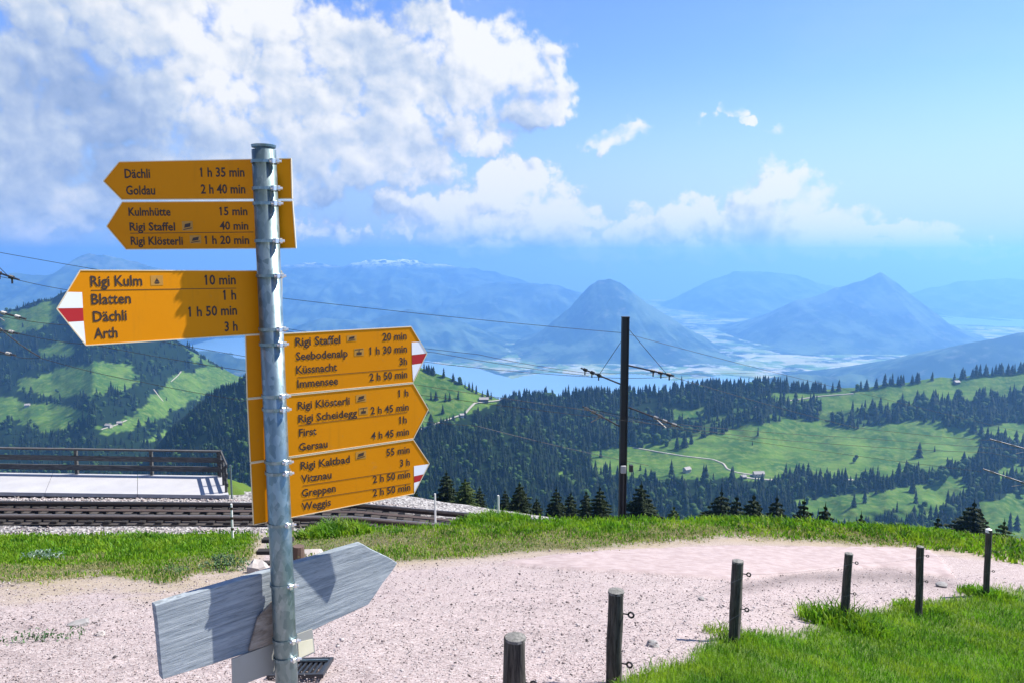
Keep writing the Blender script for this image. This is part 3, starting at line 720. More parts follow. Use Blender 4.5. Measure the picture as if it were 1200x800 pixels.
for a in [('Dächli', 146.1, 176, 208.8), ('1 h 35 min', 234.5, 286.5, 207.3), ('Goldau', 147.8, 181.9, 228.3), ('2 h 40 min', 235.5, 287.5, 227)]: letter(T_, *a, s1)
s2 = sign(T_, [(125, 265.5), (143.2, 236.9), (342.6, 235.9), (346.7, 291), (147.8, 292.5)], 'second yellow arrow sign pointing left, lettered Kulmhütte, Rigi Staffel, Rigi Klösterli')
for a in [('Kulmhütte', 150.7, 200, 253), ('15 min', 257.3, 290, 252.3), ('Rigi Staffel', 152, 205.3, 270.4), ('40 min', 257.6, 291, 269.3), ('Rigi Klösterli', 153.3, 214.4, 287), ('1 h 20 min', 240, 292, 286)]: letter(T_, *a, s2, cap=.0214)
picto(T_, 214.4, 224.8, 260, 270, 'train', s2); picto(T_, 223.5, 234.5, 276.5, 285, 'train', s2); hline(T_, (152.5, 273.6), (297, 272.2), s2)
s3 = sign(K_, [(66.5, 362), (93.8, 316.7), (330, 317.6), (330.5, 389.5), (100.6, 404.4)], 'half shaded yellow arrow sign pointing left with red and white tip, lettered Rigi Kulm')
tipmark(K_, [(79.3, 342.2), (96, 342.6), (97, 361), (67.8, 361.4)], [(67.8, 361.8), (97, 361.4), (97.8, 376), (78, 377.2)], [(78.3, 377.6), (97.8, 376.4), (100.2, 402.5)], s3)
for a in [('Rigi Kulm', 106, 166.8, 335.8), ('10 min', 239.8, 276.2, 333.8), ('Blatten', 107, 153.6, 356.8), ('1 h', 261.5, 276.7, 351.4), ('Dächli', 109, 148.8, 377.1), ('1 h 50 min', 220.8, 277.8, 371.2), ('Arth', 110.3, 138, 396.7), ('3 h', 263.2, 278.4, 388.2)]: letter(K_, *a, s3, cap=.0248)
picto(K_, 177.7, 189.6, 323.4, 334.2, 'inn', s3); hline(K_, (106.6, 340.3), (276.7, 337.9), s3)
s4 = sign(G_, [(287.5, 393.4), (481.8, 382.8), (500.2, 413.8), (484, 447.6), (289.5, 466.2)], 'yellow arrow sign pointing right, lettered Rigi Staffel, Seebodenalp, Küssnacht, Immensee')
tipmark(G_, [(482.4, 401), (492.3, 400.4), (499.8, 413.6), (482.6, 415.6)], [(482.6, 416), (499.8, 414), (494.3, 425), (482.8, 426.6)], [(482.8, 427), (494, 425.4), (484, 446.2)], s4)
for a in [('Rigi Staffel', 346, 399, 405.2), ('20 min', 448.2, 476.5, 399.3), ('Seebodenalp', 346.7, 407.6, 421.8), ('1 h 30 min', 432.7, 477, 415.4), ('Küssnacht', 347, 395, 437.6), ('3h', 468, 477, 427.6), ('Immensee', 348.3, 396.3, 454), ('2 h 50 min', 433, 477.3, 446)]: letter(G_, *a, s4, cap=.0222)
picto(G_, 407.3, 416.8, 393, 399.7, 'train', s4); picto(G_, 416, 425.5, 408, 416.5, 'cable', s4); hline(G_, (348.4, 442.0), (477, 431.4), s4)
s5 = sign(G_, [(289.7, 467.8), (484.1, 448.9), (502, 479.2), (484.4, 513.4), (293.3, 541.2)], 'yellow arrow sign pointing right, lettered Rigi Klösterli, Rigi Scheidegg, First, Gersau')
for a in [('Rigi Klösterli', 348.8, 410, 479.3), ('1 h', 466.4, 478.6, 464.8), ('Rigi Scheidegg', 349.5, 418.7, 494.7), ('2 h 45 min', 434.3, 479, 485), ('First', 350.3, 371, 511), ('1h', 467.5, 476.7, 496), ('Gersau', 350.3, 384, 527.8), ('4 h 45 min', 435, 479.4, 514.5)]: letter(G_, *a, s5, cap=.0214)
picto(G_, 418, 428.2, 461.6, 470.6, 'train', s5); picto(G_, 421.4, 430.3, 476.6, 485.4, 'cable', s5); hline(G_, (350, 498), (477, 482.7), s5)
s6 = sign(G_, [(293.5, 542.8), (484.4, 514.8), (503, 542.6), (485, 577.9), (297, 614.5)], 'lowest yellow arrow sign pointing right, lettered Rigi Kaltbad, Vitznau, Greppen, Weggis')
tipmark(G_, [(485, 545.6), (502.3, 543.2), (496.5, 555), (485.1, 557.4)], [(485.1, 557.8), (496.3, 555.4), (493, 562.6), (485.2, 564.8)], [(485.2, 565.2), (492.8, 563), (485.3, 576.8)], s6)
for a in [('Rigi Kaltbad', 352.2, 410.2, 549.6), ('55 min', 452.8, 480.2, 533.8), ('Vitznau', 352.7, 388.7, 565), ('3 h', 468.6, 480.2, 546.3), ('Greppen', 353.5, 393.6, 581.7), ('2 h 50 min', 437, 480.7, 565.4), ('Weggis', 353.5, 387.9, 597.5), ('2 h 50 min', 437, 481, 581.2)]: letter(G_, *a, s6, cap=.0214)
picto(G_, 417.6, 428, 528, 537.5, 'train', s6); hline(G_, (354.6, 568.8), (480.2, 550), s6); hline(G_, (354.6, 585.6), (481, 566), s6)
# grey wooden board: jagged edges, thick
def jag(a, b, n, amp):
    return [(a[0]+(b[0]-a[0])*i/n+(random.uniform(-amp, amp) if i else 0), a[1]+(b[1]-a[1])*i/n+(random.uniform(-amp, amp) if i else 0)) for i in range(n)]
bo = [(181, 709), (424, 636.5), (466, 659.5), (432, 708), (370, 737), (300, 762), (190, 796)]
pts = []
for i in range(len(bo)): pts += jag(bo[i], bo[(i+1) % len(bo)], 9 if i in (0,) else 4, .7)
pl = B_; P2 = [pl.st(x, y) for x, y in pts]
wb = flat(pl, P2, 0, .024, 'wooden_arrow_board', M_board, sp); wb['label'] = 'weathered grey wooden arrow board pointing right below the yellow signs'
bv = wb.modifiers.new('bevel', 'BEVEL'); bv.width = .002; bv.segments = 1
# pale splintered wedge between board and pole, doubling as the board's painted lit triangle
flat(D_, [D_.st(*p) for p in ((291, 762), (302, 722), (322, 700), (322, 752))], .004, .006, 'splintered_wedge', M_wedge, sp)
gp = flat(D_, [D_.st(*p) for p in ((271.5, 772), (366, 736.5), (369, 764), (345, 775), (325, 781), (318, 789), (272.5, 806))], 0, .004, 'grey_plate', M_plate, sp); gp['label'] = 'small dull grey metal plate under the wooden board'
flat(D_, [D_.st(*p) for p in ((349, 752), (366, 748), (367.5, 763), (350, 771))], .0012, .001, 'lit_plate_patch', plain('sunlit_plate_tone', (.62, .58, .42), .6), sp)  # sunlight on the plate's right part, painted as a pale patch
# clamps
for i, y in enumerate((190, 221.5, 239, 282.5, 323, 385, 402.5, 462.5, 478, 539, 552, 612, 683, 747, 768)):
    z = axis_at(0).z; a = at(310, y, PY); c = axis_at(a.z)
    rg = MB().tube(c-Vector((0, 0, .004)), c+Vector((0, 0, .004)), .0335, n=24)
    col = rg.build('clamp', M_galv, sp)
    e = Vector((math.cos(R(-38)), math.sin(R(-38)), 0)); b0 = c+e*.036; side = Vector((math.cos(R(25)), math.sin(R(25)), 0))
    b = MB(); b.box(b0, (.014, .010, .013), Matrix.Rotation(R(-38), 4, 'Z'), bev=.001); b.tube(b0-side*.008, b0+side*.022, .0036, n=8); b.tube(b0+side*.010, b0+side*.016, .0068, n=6)
    bo_ = b.build('bolt', M_bolt, None); bo_.parent = col

# ------------------------------------------------------------------ drain grate by the signpost
gx, gy = -.80, 2.98
X, Y, Z, ok = ground_from_px([365], [783]); gx, gy, gzz = float(X[0]), float(Y[0]), float(Z[0])
gr = empty('metal_grate', (gx, gy, gzz), 'dark barred metal grate set in the gravel behind the signpost foot', 'grate')
slope = (gz(gx, gy+.3)-gz(gx, gy-.3))/.6; Rg = Matrix.Rotation(math.atan(slope), 4, 'X') @ Matrix.Rotation(R(8), 4, 'Z')
def gl(x, y, z): return Vector((gx, gy, gzz+.03))+(Rg @ Vector((x, y, z)))
fr = MB()
for (a, b) in (((-.17, -.34), (-.17, .22)), ((.09, -.34), (.09, .22)), ((-.18, .225), (.1, .225)), ((-.18, -.345), (.1, -.345)), ((-.16, .1), (.08, .1))):
    fr.beam(gl(a[0], a[1], 0), gl(b[0], b[1], 0), .014, .022)
fr.build('frame', M_mast, gr); MB().beam(gl(-.16, .1, .012), gl(.08, .1, .012), .012, .012).build('cross_bar', M_galv, gr)
for i in range(9): MB().beam(gl(-.15+i*.028, -.33, -.006), gl(-.15+i*.028, .215, -.006), .012, .02).build('bar', M_insul, gr)

# ------------------------------------------------------------------ fence posts
def rock_mesh(name, r, m, seed, flat_=.7):
    b = bmesh.new(); bmesh.ops.create_icosphere(b, subdivisions=2, radius=r); rs = random.Random(seed)
    for v in b.verts:
        k = 1+(vnoise(v.co.x/r*1.6+seed, v.co.y/r*1.6+v.co.z/r*2, seed)-.5)*.7+rs.uniform(-.05, .05); v.co *= float(k); v.co.z *= flat_
    me = bpy.data.meshes.new(name); b.to_mesh(me); b.free(); me.materials.append(m); return me
def post(px_b, row_top, Yd, dia, leanx, lab, white=False, ringrows=()):
    tpv = at(px_b[0], row_top, Yd); X0 = at(px_b[1], px_b[2], Yd).x; g_ = gz(X0, Yd)
    zb = min(g_, tpv.z-.5)-.15
    base = Vector((X0, Yd, g_)); e = empty('fence_post', base, lab, 'fence post', 'wooden electric fence posts along the path')
    b = bmesh.new(); n = 14; L = 9; rr = dia/2; ringsv = []
    for i in range(L+1):
        f = i/L; c = Vector((X0, Yd, zb)).lerp(tpv, f)
        ringsv.append([b.verts.new(c+Vector((math.cos(a)*rr*(1+.26*float(vnoise(a*1.6+i*.15+px_b[0], i*.25, 8)-.5)*2), math.sin(a)*rr*(1+.30*float(vnoise(a*1.6, i*.3+px_b[0], 9)-.5)), 0))) for a in [k*2*math.pi/n for k in range(n)]])
    for i in range(L):
        for k in range(n): b.faces.new((ringsv[i][k], ringsv[i][(k+1) % n], ringsv[i+1][(k+1) % n], ringsv[i+1][k]))
    me = bpy.data.meshes.new('post_shaft'); b.to_mesh(me); b.free(); me.shade_smooth(); me.materials.append(M_post)
    o = link('post_shaft', me, e); o.location = -base
    cb = bmesh.new(); cv = [cb.verts.new(Vector((v.x, v.y, v.z+random.uniform(-.006, .002)))) for v in []]
    top = [Vector((tpv.x+math.cos(a)*rr*1.0, tpv.y+math.sin(a)*rr*1.0, tpv.z)) for a in [k*2*math.pi/n for k in range(n)]]
    c0 = cb.verts.new(tpv+Vector((0, 0, .010 if not white else .03))); tv = [cb.verts.new(p+Vector((0, 0, .001))) for p in top]; lv = [cb.verts.new(p-Vector((0, 0, .012 if not white else .05))+(p-tpv)*.03) for p in top]
    for k in range(n):
        cb.faces.new((c0, tv[k], tv[(k+1) % n])); cb.faces.new((tv[k], lv[k], lv[(k+1) % n], tv[(k+1) % n]))
    me = bpy.data.meshes.new('post_top'); cb.to_mesh(me); cb.free(); me.materials.append(M_marker if white else M_postend); o = link('post_top', me, e); o.location = -base
    anchors = []
    for rw in ringrows:
        zz = at(px_b[0], rw, Yd).z; f = (zz-zb)/(tpv.z-zb); c = Vector((X0, Yd, zb)).lerp(tpv, f)
        m = MB(); rs_ = max(.016, dia*.16); sd_ = Vector((.93, -.36, 0)); m.tube(c+sd_*rr*.6, c+sd_*(rr+.03), .005, n=6)
        cc = c+sd_*(rr+.03+rs_)
        for k in range(12):
            a0, a1 = k*2*math.pi/12, (k+1)*2*math.pi/12
            m.tube(cc+sd_*math.cos(a0)*rs_+Vector((0, 0, math.sin(a0)*rs_)), cc+sd_*math.cos(a1)*rs_+Vector((0, 0, math.sin(a1)*rs_)), .006, n=5)
        m.build('ring_insulator', M_insul, e); anchors.append(cc)
    return anchors
A = []
A.append(post((604, 603, 830), 746, 3.35, .100, 0, 'short thick grey post cut by the bottom edge, nearest of the fence posts', ringrows=(797,)))
A.append(post((722, 718, 840), 692, 4.15, .094, 0, 'tall dark post with two black ring insulators at the left corner of the grass bank', ringrows=(717, 775)))
A.append(post((865, 860, 741), 657, 6.0, .092, 0, 'dark leaning post at the gravel edge, third fence post from the left', ringrows=(671, 712)))
A.append(post((995, 989, 738), 648, 8.6, .092, 0, 'dark post with a tall grass clump at its foot, fourth from the left', ringrows=(658, 694)))
A.append(post((1079, 1077, 714), 640, 10.2, .095, 0, 'grey post fifth from the left, standing before the end of the smooth path', ringrows=(650, 680)))
A.append(post((1159, 1156, 697), 620, 11.9, .095, 0, 'farthest and rightmost fence post with a pale capped top', white=True, ringrows=(645, 668)))
def wire(name, pts, rad, m, lab=None, cat='wire', group=None, parent=None, sag=0, seg=10, n=5):
    P = []
    for a, b in zip(pts[:-1], pts[1:]):
        for i in range(seg):
            f = i/seg; p = Vector(a).lerp(Vector(b), f); p.z -= sag*4*f*(1-f); P.append(p)
    P.append(Vector(pts[-1])); b = bmesh.new(); rows = []
    for i, p in enumerate(P):
        d = (P[min(i+1, len(P)-1)]-P[max(i-1, 0)]).normalized(); s_ = d.cross(Vector((0, 0, 1))).normalized(); u_ = s_.cross(d)
        rows.append([b.verts.new(p+(s_*math.cos(k*2*math.pi/n)+u_*math.sin(k*2*math.pi/n))*rad) for k in range(n)])
    for i in range(len(P)-1):
        for k in range(n): b.faces.new((rows[i][k], rows[i][(k+1) % n], rows[i+1][(k+1) % n], rows[i+1][k]))
    me = bpy.data.meshes.new(name); b.to_mesh(me); b.free(); me.materials.append(m); o = link(name, me)
    if parent: o.parent = parent; o.location = -parent.location
    else: recenter(o)
    if lab: tag(o, lab, cat, group)
    return o
wire('fence_wire', [a[0] for a in A[1:]]+[Vector((9.5, 13.4, A[-1][0].z-.5))], .0009, M_wire, 'upper thin wire strung between the fence posts', 'fence wire', None, sag=.03)
wire('fence_wire', [a[-1] for a in A[1:]]+[Vector((9.5, 13.4, A[-1][-1].z-.5))], .0008, M_wire, 'lower thin wire strung between the fence posts', 'fence wire', None, sag=.03)

# tall tufts and weeds
i = 0
for (px, row, rad, n, h, lab) in [(988, 734, .55, 900, .34, 'dark tall tuft at the foot of the fourth fence post'), (862, 743, .3, 320, .15, 'low tuft at the foot of the third fence post'), (1078, 713, .4, 350, .16, 'low tuft at the foot of the fifth fence post'),
        (1156, 699, .45, 400, .2, 'tuft at the foot of the farthest fence post'), (392, 628, 1.0, 1500, .50, 'bushy weed clump right of the pole below the yellow signs'), (575, 609, 1.1, 1300, .36, 'bright green clump on the crest near the left white pole'),
        (160, 634, .9, 900, .32, 'green clump at the ballast edge left of the wooden board'), (900, 613, 2.0, 1500, .22, 'tall grass on the crest above the path middle'), (1070, 626, 1.6, 1500, .24, 'dark tall grass on the crest between the last posts'), (1190, 645, 1.6, 1300, .24, 'tall grass at the right edge of the crest')]:
    X, Y, Z, ok = ground_from_px([px], [row]); o = clump('grass_tuft', float(X[0]), float(Y[0]), rad, n, h, lab, wd=.0022*float(Y[0]) if Y[0] > 8 else .009); o['category'] = 'grass tuft'
def weed(px, row, r, n, lab, m, hgt, name='leafy_weed'):
    X, Y, Z, ok = ground_from_px([px], [row]); c = Vector((float(X[0]), float(Y[0]), float(Z[0]))); b = bmesh.new(); rs = random.Random(int(px))
    for i in range(n):
        a = rs.uniform(0, 6.283); rr = r*rs.uniform(0, 1)**.7; p = Vector((math.cos(a)*rr, math.sin(a)*rr*.8, hgt*rs.uniform(.15, 1)*(1.1-rr/r*.7)))
        q_ = Matrix.Rotation(rs.uniform(0, 6.28), 3, 'Z') @ Matrix.Rotation(rs.uniform(-.9, .9), 3, 'X'); L = rs.uniform(.35, .75)*min(.14, r*.28); W_ = L*.5
        vs = [b.verts.new(p+q_ @ Vector(v)) for v in ((0, 0, 0), (W_/2, L*.4, .012), (0, L, -.015), (-W_/2, L*.4, .012))]; b.faces.new(vs)
    me = bpy.data.meshes.new(name); b.to_mesh(me); b.free(); me.materials.append(m); o = link(name, me); o.location = c
    return tag(o, lab, 'weed', 'low broad leaved weeds on the left verge')
weed(48, 656, .42, 240, 'blue green leafy weed in the grass at the far left', M_leafblue, .20)
weed(262, 666, .40, 320, 'dark leafy weed at the grass end above the wooden board', M_leaf, .26)
weed(205, 672, .25, 130, 'small leafy weed left of the dark one above the board', M_leaf, .12)
weed(30, 752, .16, 70, 'flat weed tuft lying in the gravel at bottom left', M_leaf, .03)
weed(70, 750, .16, 60, 'flat weed patch in gravel below the dark flat stone', M_leaf, .03)
weed(388, 624, .6, 420, 'taller leafy weed beside the track right of the pole', M_leaf, .55)
# individual stones, stump, step
def rock(px, row, r, m, lab, flat_, seed, rz=0, sx=1.0, name='stone'):
    X, Y, Z, ok = ground_from_px([px], [row]); o = link(name, rock_mesh(name, r, m, seed, flat_)); o.location = (float(X[0]), float(Y[0]), float(Z[0])+r*flat_*.25); o.rotation_euler[2] = rz; o.scale = (sx, 1, 1)
    return tag(o, lab, 'stone' if name == 'stone' else 'stump')
rock(92, 733, .055, M_stone, 'flat dark grey stone lying alone on the gravel at left', .45, 3, .4, 1.3)
rock(303, 668, .16, M_pstone, 'pale pointed stone at the left side of the pole above the board', .9, 5)
rock(364, 652, .20, M_pstone, 'large pale boulder just right of the pole behind the board', .6, 9, .3, 1.3)
rock(118, 745, .028, M_pstone, 'small pale pebble right of the dark flat stone', .6, 12)
rock(766, 757, .05, M_stone, 'dark stone on the gravel right of the tall post', .5, 14)
rock(822, 700, .045, M_stone, 'dark stone on the gravel left of the third post', .5, 15)
rock(690, 668, .05, M_stone, 'dark stone on the path far centre', .5, 17)
rock(1104, 687, .10, M_stone, 'dark stone by the grass edge before the last two posts', .5, 16)
X, Y, Z, ok = ground_from_px([349], [656]); c = Vector((float(X[0]), float(Y[0]), float(Z[0])))
m = MB(); m.tube(c-Vector((0, 0, .1)), c+Vector((.02, 0, .26)), .13, .10, 11); o = recenter(m.build('tree_stump', M_stump)); tag(o, 'small dark wooden stump just right of the pole', 'stump')
X, Y, Z, ok = ground_from_px([314], [662]); c = Vector((float(X[0]), float(Y[0]), float(Z[0])))
st = empty('timber_steps', c, 'dark timber steps half hidden left of the pole', 'steps')
for i in range(3): MB().box(c+Vector((0, i*.28, .02+i*.1)), (.55, .14, .07), bev=.01).build('step', M_sleeper, st)

# ------------------------------------------------------------------ catenary mast, brackets and wires
MY = 30.0
def catenary_mast(x, ytop, Yd, lab, brs, zb=None, ybox=None):
    tpv = at(x, ytop, Yd); zb = gz(tpv.x, Yd)-.3; base = Vector((tpv.x, Yd, zb))
    e = empty('catenary_mast', base, lab, 'catenary mast', 'steel catenary masts beside the rack railway')
    H = tpv.z-zb; b = MB(); w_ = .30
    b.box(base+Vector((-w_/2+.02, 0, H/2)), (.035, w_*.95, H)); b.box(base+Vector((w_/2-.02, 0, H/2)), (.035, w_*.95, H)); b.box(base+Vector((0, 0, H/2)), (w_-.075, .025, H-.002))
    b.build('column', M_mast, e)
    MB().box(base+Vector((0, 0, H+.015)), (w_+.02, w_, .03)).build('cap_plate', M_mast, e)
    MB().box(base+Vector((0, 0, .25)), (.8, .8, .5), bev=.04).build('foundation', M_conc, e)
    for (x0, y0, x1, y1, yo, kind) in brs:
        a = at(x0, y0, Yd); c = at(x1, y1, Yd+yo); d = (c-a); 
        m = MB(); m.tube(a, c, .035, n=8)
        br = m.build('bracket', M_arm, e)
        for f in (.55, .72, .9):
            p = a.lerp(c, f); m = MB()
            for k in range(4): m.tube(p+d.normalized()*(k*.05-.1), p+d.normalized()*(k*.05-.075), .075, .05, 8)
            if kind == 'up': m.tube(p, p-Vector((0, 0, .22)), .03, n=6)
            o = m.build('insulator', M_glassin if kind == 'low' else M_insul, None); o.parent = br
        if kind == 'low':
            m = MB(); m.tube(a.lerp(c, .5)-Vector((0, 0, .0)), a.lerp(c, .62)+Vector((0, 0, -.35))+Vector((.25 if x1 > x0 else -.25, 0, 0)), .02, n=6); o = m.build('steady_arm', M_glassin, None); o.parent = br
        else:
            MB().tube(at(x0, y0-(42 if x1 > x0 else 50), Yd), a.lerp(c, .85 if x1 > x0 else .55), .012, n=5).build('stay_rod', M_wire, e)
    if ybox:
        p = at(x, ybox, Yd); MB().box(p+Vector((-.12, -.2, 0)), (.22, .14, .32), bev=.02).build('switch_box', M_conc, e); MB().box(p+Vector((.2, -.2, .05)), (.16, .16, .3), bev=.02).build('relay_box', M_mast, e)
        MB().beam(p+Vector((-.1, -.19, -3)), p+Vector((-.1, -.19, -.18)), .04, .04).build('cable_duct', M_arm, e)
    return e
catenary_mast(733, 372, MY, 'tall dark steel mast with four bracket arms rising above the grass crest', [(728, 450, 681, 431, 1.5, 'up'), (737, 428, 790, 440, -1.5, 'up'), (728, 500, 683, 476, 1.5, 'low'), (737, 477, 797, 500, -1.5, 'low')], ybox=548)
catenary_mast(1262, 470, 40.0, 'catenary mast just outside the right edge, its pale arms reaching into view', [(1258, 541, 1160, 514, 1.5, 'low'), (1258, 585, 1152, 549, 1.5, 'low')])
catenary_mast(-62, 215, 27.0, 'catenary mast just outside the left edge, its insulated arms reaching into view', [(-58, 300, 22, 328, -1.2, 'up'), (-58, 350, 30, 374, -1.0, 'low'), (-58, 375, 22, 391, -1.0, 'low'), (-58, 400, 18, 416, -1.0, 'low')])
wg = 'overhead line wires of the rack railway'
def W(lab, *p, r=.010):
    wire('overhead_wire', [at(*q_) for q_ in p], r, M_wire, lab, 'overhead wire', wg, sag=.06)
W('highest overhead wire running from upper left to the mast top and on', (-120, 275, 26), (0, 296, 27), (335, 350, 28.5), (730, 390, 30), (1000, 458, 46), (1260, 520, 60))
W('second overhead wire passing behind the red tipped sign to the left bracket arm', (-58, 308, 26), (20, 328, 26), (120, 345, 27), (335, 388, 28), (510, 413, 29), (690, 440, 30))
W('overhead wire leaving the upper left bracket toward the right', (335, 385, 31), (560, 415, 31), (690, 437, 31.5), (900, 436, 60))
W('faint upper wire crossing the lake from the signs to the right bracket', (335, 394, 30), (500, 424, 30), (690, 441, 30), (788, 441, 29), (1000, 500, 38), (1165, 516, 41))
W('contact wire starting at the upper left insulators', (-58, 356, 26), (8, 372, 26), (100, 382, 27), (330, 424, 28), (700, 482, 31), (850, 512, 40), (1150, 552, 41))
W('contact wire in the middle of the left insulators', (-58, 380, 25.5), (22, 391, 26), (110, 404, 26.5), (330, 440, 28), (797, 500, 29), (940, 517, 34), (1160, 530, 41), (1260, 545, 46))
W('lowest contact wire crossing the meadow on the left', (-58, 402, 25.5), (14, 416, 25.7), (47, 419, 26), (165, 447, 27), (330, 475, 28), (560, 499, 29), (760, 545, 33))
W('steep pale rod wire at the far left edge', (-58, 350, 25.5), (0, 385, 25.7), (47, 418, 26), r=.022)
W('lower wire right of the mast crossing the dark forest', (690, 478, 30.5), (797, 497, 29), (1000, 512, 40), (1260, 530, 50))

# ------------------------------------------------------------------ dark firs just beyond the crest
def fir_mesh(seed, H=7.0, rad=1.7, whorls=17, ragged=.5):
    rs = random.Random(seed); V = []; T = []
    def tri(a, b, c): i = len(V); V.extend([a, b, c]); T.append((i, i+1, i+2))
    for wv in range(whorls):
        f = wv/(whorls-1); z = H*(.07+.90*f**.9); r = rad*(1-f)**.85*(1+rs.uniform(-.15, .15)*ragged)+.10; nb = int(11-5*f); a0 = rs.uniform(0, 6.28)
        for b in range(nb):
            a = a0+b*6.283/nb+rs.uniform(-.25, .25); L = r*rs.uniform(.7, 1.15); dr = -.28*L+rs.uniform(-.1, .05); d = Vector((math.cos(a), math.sin(a), 0)); s_ = Vector((-d.y, d.x, 0)); n = 5
            for k in range(n):
                f0 = k/n; f1 = (k+1.25)/n; p0 = Vector((0, 0, z))+d*L*f0+Vector((0, 0, dr*f0*f0+.04*L)); 
                for sg in (-1, 1):
                    wd = L*(.36*(1-f0)+.06)*rs.uniform(.7, 1.2); tip = p0+d*L*.26+s_*sg*wd+Vector((0, 0, -.10*rs.uniform(.4, 1.6)))
                    tri(p0, p0+d*L*.22+Vector((0, 0, dr*.05)), tip)
                    tri(p0, tip, p0+s_*sg*wd*.35+Vector((0, 0, -.16-.12*rs.random())))
    for k in range(4): a = k*1.57; tri(Vector((0, 0, H*1.04)), Vector((math.cos(a)*.07, math.sin(a)*.07, H*.86)), Vector((math.cos(a+1.6)*.07, math.sin(a+1.6)*.07, H*.86)))
    return np.array([tuple(v) for v in V]), np.array(T)
firs = []
for s_ in range(5):
    V, T = fir_mesh(s_+1, rad=(1.5, 1.9, 1.7, 2.3, 1.4)[s_], ragged=1)
    e = empty('fir_tree', (0, 0, 0), 'x', 'fir tree'); c = link('crown', mesh_np('crown', V, T, M_fir), e); MB().tube((0, 0, -3), (0, 0, 6.6), .16, .03, 7).build('trunk', M_bark, e)
    firs.append(e)
FL = [(430, 560, 0), (452, 572, 2), (472, 563, 1), (487, 572, 4), (523, 548, 2), (545, 556, 1), (562, 567, 4), (592, 570, 0), (609, 561, 1), (629, 580, 4), (652, 567, 0), (669, 572, 2), (687, 570, 4), (703, 565, 1), (752, 560, 3),
      (846, 568, 3), (864, 575, 0), (884, 573, 2), (911, 575, 1), (943, 579, 4), (968, 586, 0), (1143, 581, 3), (1178, 604, 2), (300, 574, 0), (404, 566, 3), (1010, 596, 4), (790, 588, 2), (1100, 600, 4)]
refs = ['left of the first white pole behind the lowest yellow sign', 'in the dark row above the left end of the crest', 'between the two short white poles', 'right of the white pole on the crest', 'in the group left of the mast', 'directly right of the mast foot', 'in the clump right of the mast', 'standing alone before the bright meadow', 'by the right edge behind the last fence post']
used = [False]*5
order = ['leftmost', 'second', 'third', 'fourth', 'fifth', 'sixth', 'seventh', 'eighth', 'ninth', 'tenth', 'eleventh', 'twelfth', 'thirteenth', 'fourteenth', 'fifteenth', 'sixteenth', 'seventeenth', 'eighteenth', 'nineteenth', 'twentieth', 'twenty first', 'twenty second', 'twenty third', 'twenty fourth', 'twenty fifth', 'twenty sixth', 'twenty seventh', 'rightmost']
for i, (x, ytop, v) in enumerate(sorted(FL)):
    Yd = 66+(i*37 % 23)+(8 if v == 3 else 0); tpv = at(x, ytop, Yd); g_ = gz(tpv.x, Yd); H = tpv.z-g_; s_ = H/7.3
    o = firs[v] if not used[v] else copy_thing(firs[v], (0, 0, 0)); used[v] = True
    o.location = (tpv.x, Yd, g_); o.scale = (s_*random.uniform(1.35, 1.75),)*2+(s_,); o.rotation_euler[2] = random.uniform(0, 6)
    where = 'beyond the signs' if x < 500 else 'beyond the crest left of the mast' if x < 720 else 'beyond the crest right of the mast' if x < 1050 else 'beyond the rightmost fence posts'
    o['label'] = f'dark fir {where}, {order[i]} from the left'; o['group'] = 'dark firs just beyond the grass crest'
    if x in (430, 545, 1178, 790): 
        for ch in o.children:
            if ch.name.startswith('crown'): ch.data = ch.data.copy(); ch.data.materials[0] = M_fir2

# ------------------------------------------------------------------ far hillsides
class Relief:
    def __init__(s, ridge, ytab, bottom=700, seed=0, amp=18):
        s.rx = np.array([p[0] for p in ridge], float); s.ry = np.array([p[1] for p in ridge], float); s.yt = np.array(ytab, float); s.bot = bottom; s.seed = seed; s.amp = amp
    def ridge(s, x): return np.interp(x, s.rx, s.ry)+fbm(np.asarray(x)*.05, np.asarray(x)*0, 3, s.seed)*5
    def Y(s, x, t):                     # t = 0 at the ridge, 1 at the foot
        y = np.interp(t, s.yt[:, 0], s.yt[:, 1])
        return y+s.amp*fbm(np.asarray(x)*.018, t*7, 4, s.seed+3)*4*np.clip(t*5, .0, 1)
    def pt(s, x, row):
        r0 = s.ridge(x); t = np.clip((row-r0)/(s.bot-r0), 0, 1); Y = s.Y(x, t); rr = ratio(row); return (x-600)/F*(CP+SP*rr)*Y, Y, -rr*Y
    def build(s, name, x0, x1, meadow, nx, nt, lab):
        xs = np.linspace(x0, x1, nx); tt = np.linspace(0, 1, nt)**1.15; Xg, Tg = np.meshgrid(xs, tt); r0 = s.ridge(Xg); Rw = r0+(s.bot-r0)*Tg
        X, Y, Z = s.pt(Xg, Rw); md = meadow(Xg, Rw)
        if s.seed == 5: md = np.maximum(md, mAs(Xg, Rw)*.55)
        rows = [np.stack([X, Y, Z], -1)]; back = []
        for k, (dy, dzf) in enumerate(((2600, -1300), (1200, -700), (420, -140), (130, -22))):
            b = rows[0][0].copy(); b[:, 0] *= (b[:, 1]+dy)/b[:, 1]; b[:, 1] += dy; b[:, 2] = np.maximum(b[:, 2]+dzf, -1298); back.append(b)
        A_ = np.concatenate([np.array(back), rows[0]], 0); md = np.concatenate([np.zeros((4, nx)), md], 0)
        o = link(name, mesh_np(name, A_.reshape(-1, 3), grid_faces(*A_.shape[:2])[:, ::-1], M_far, smooth=True, attrs={'meadow': md.ravel()})); return tag(o, lab, kind='structure')
RA = Relief([(520, 560), (545, 500), (575, 477), (600, 468), (640, 464), (700, 463), (760, 462), (830, 454), (900, 452), (960, 457), (1000, 456), (1040, 450), (1100, 444), (1200, 433), (1350, 420), (1800, 390)],
            [(0, 1800), (.18, 1640), (.265, 1560), (.41, 1400), (.59, 1250), (.755, 1150), (1, 1000)], seed=5)
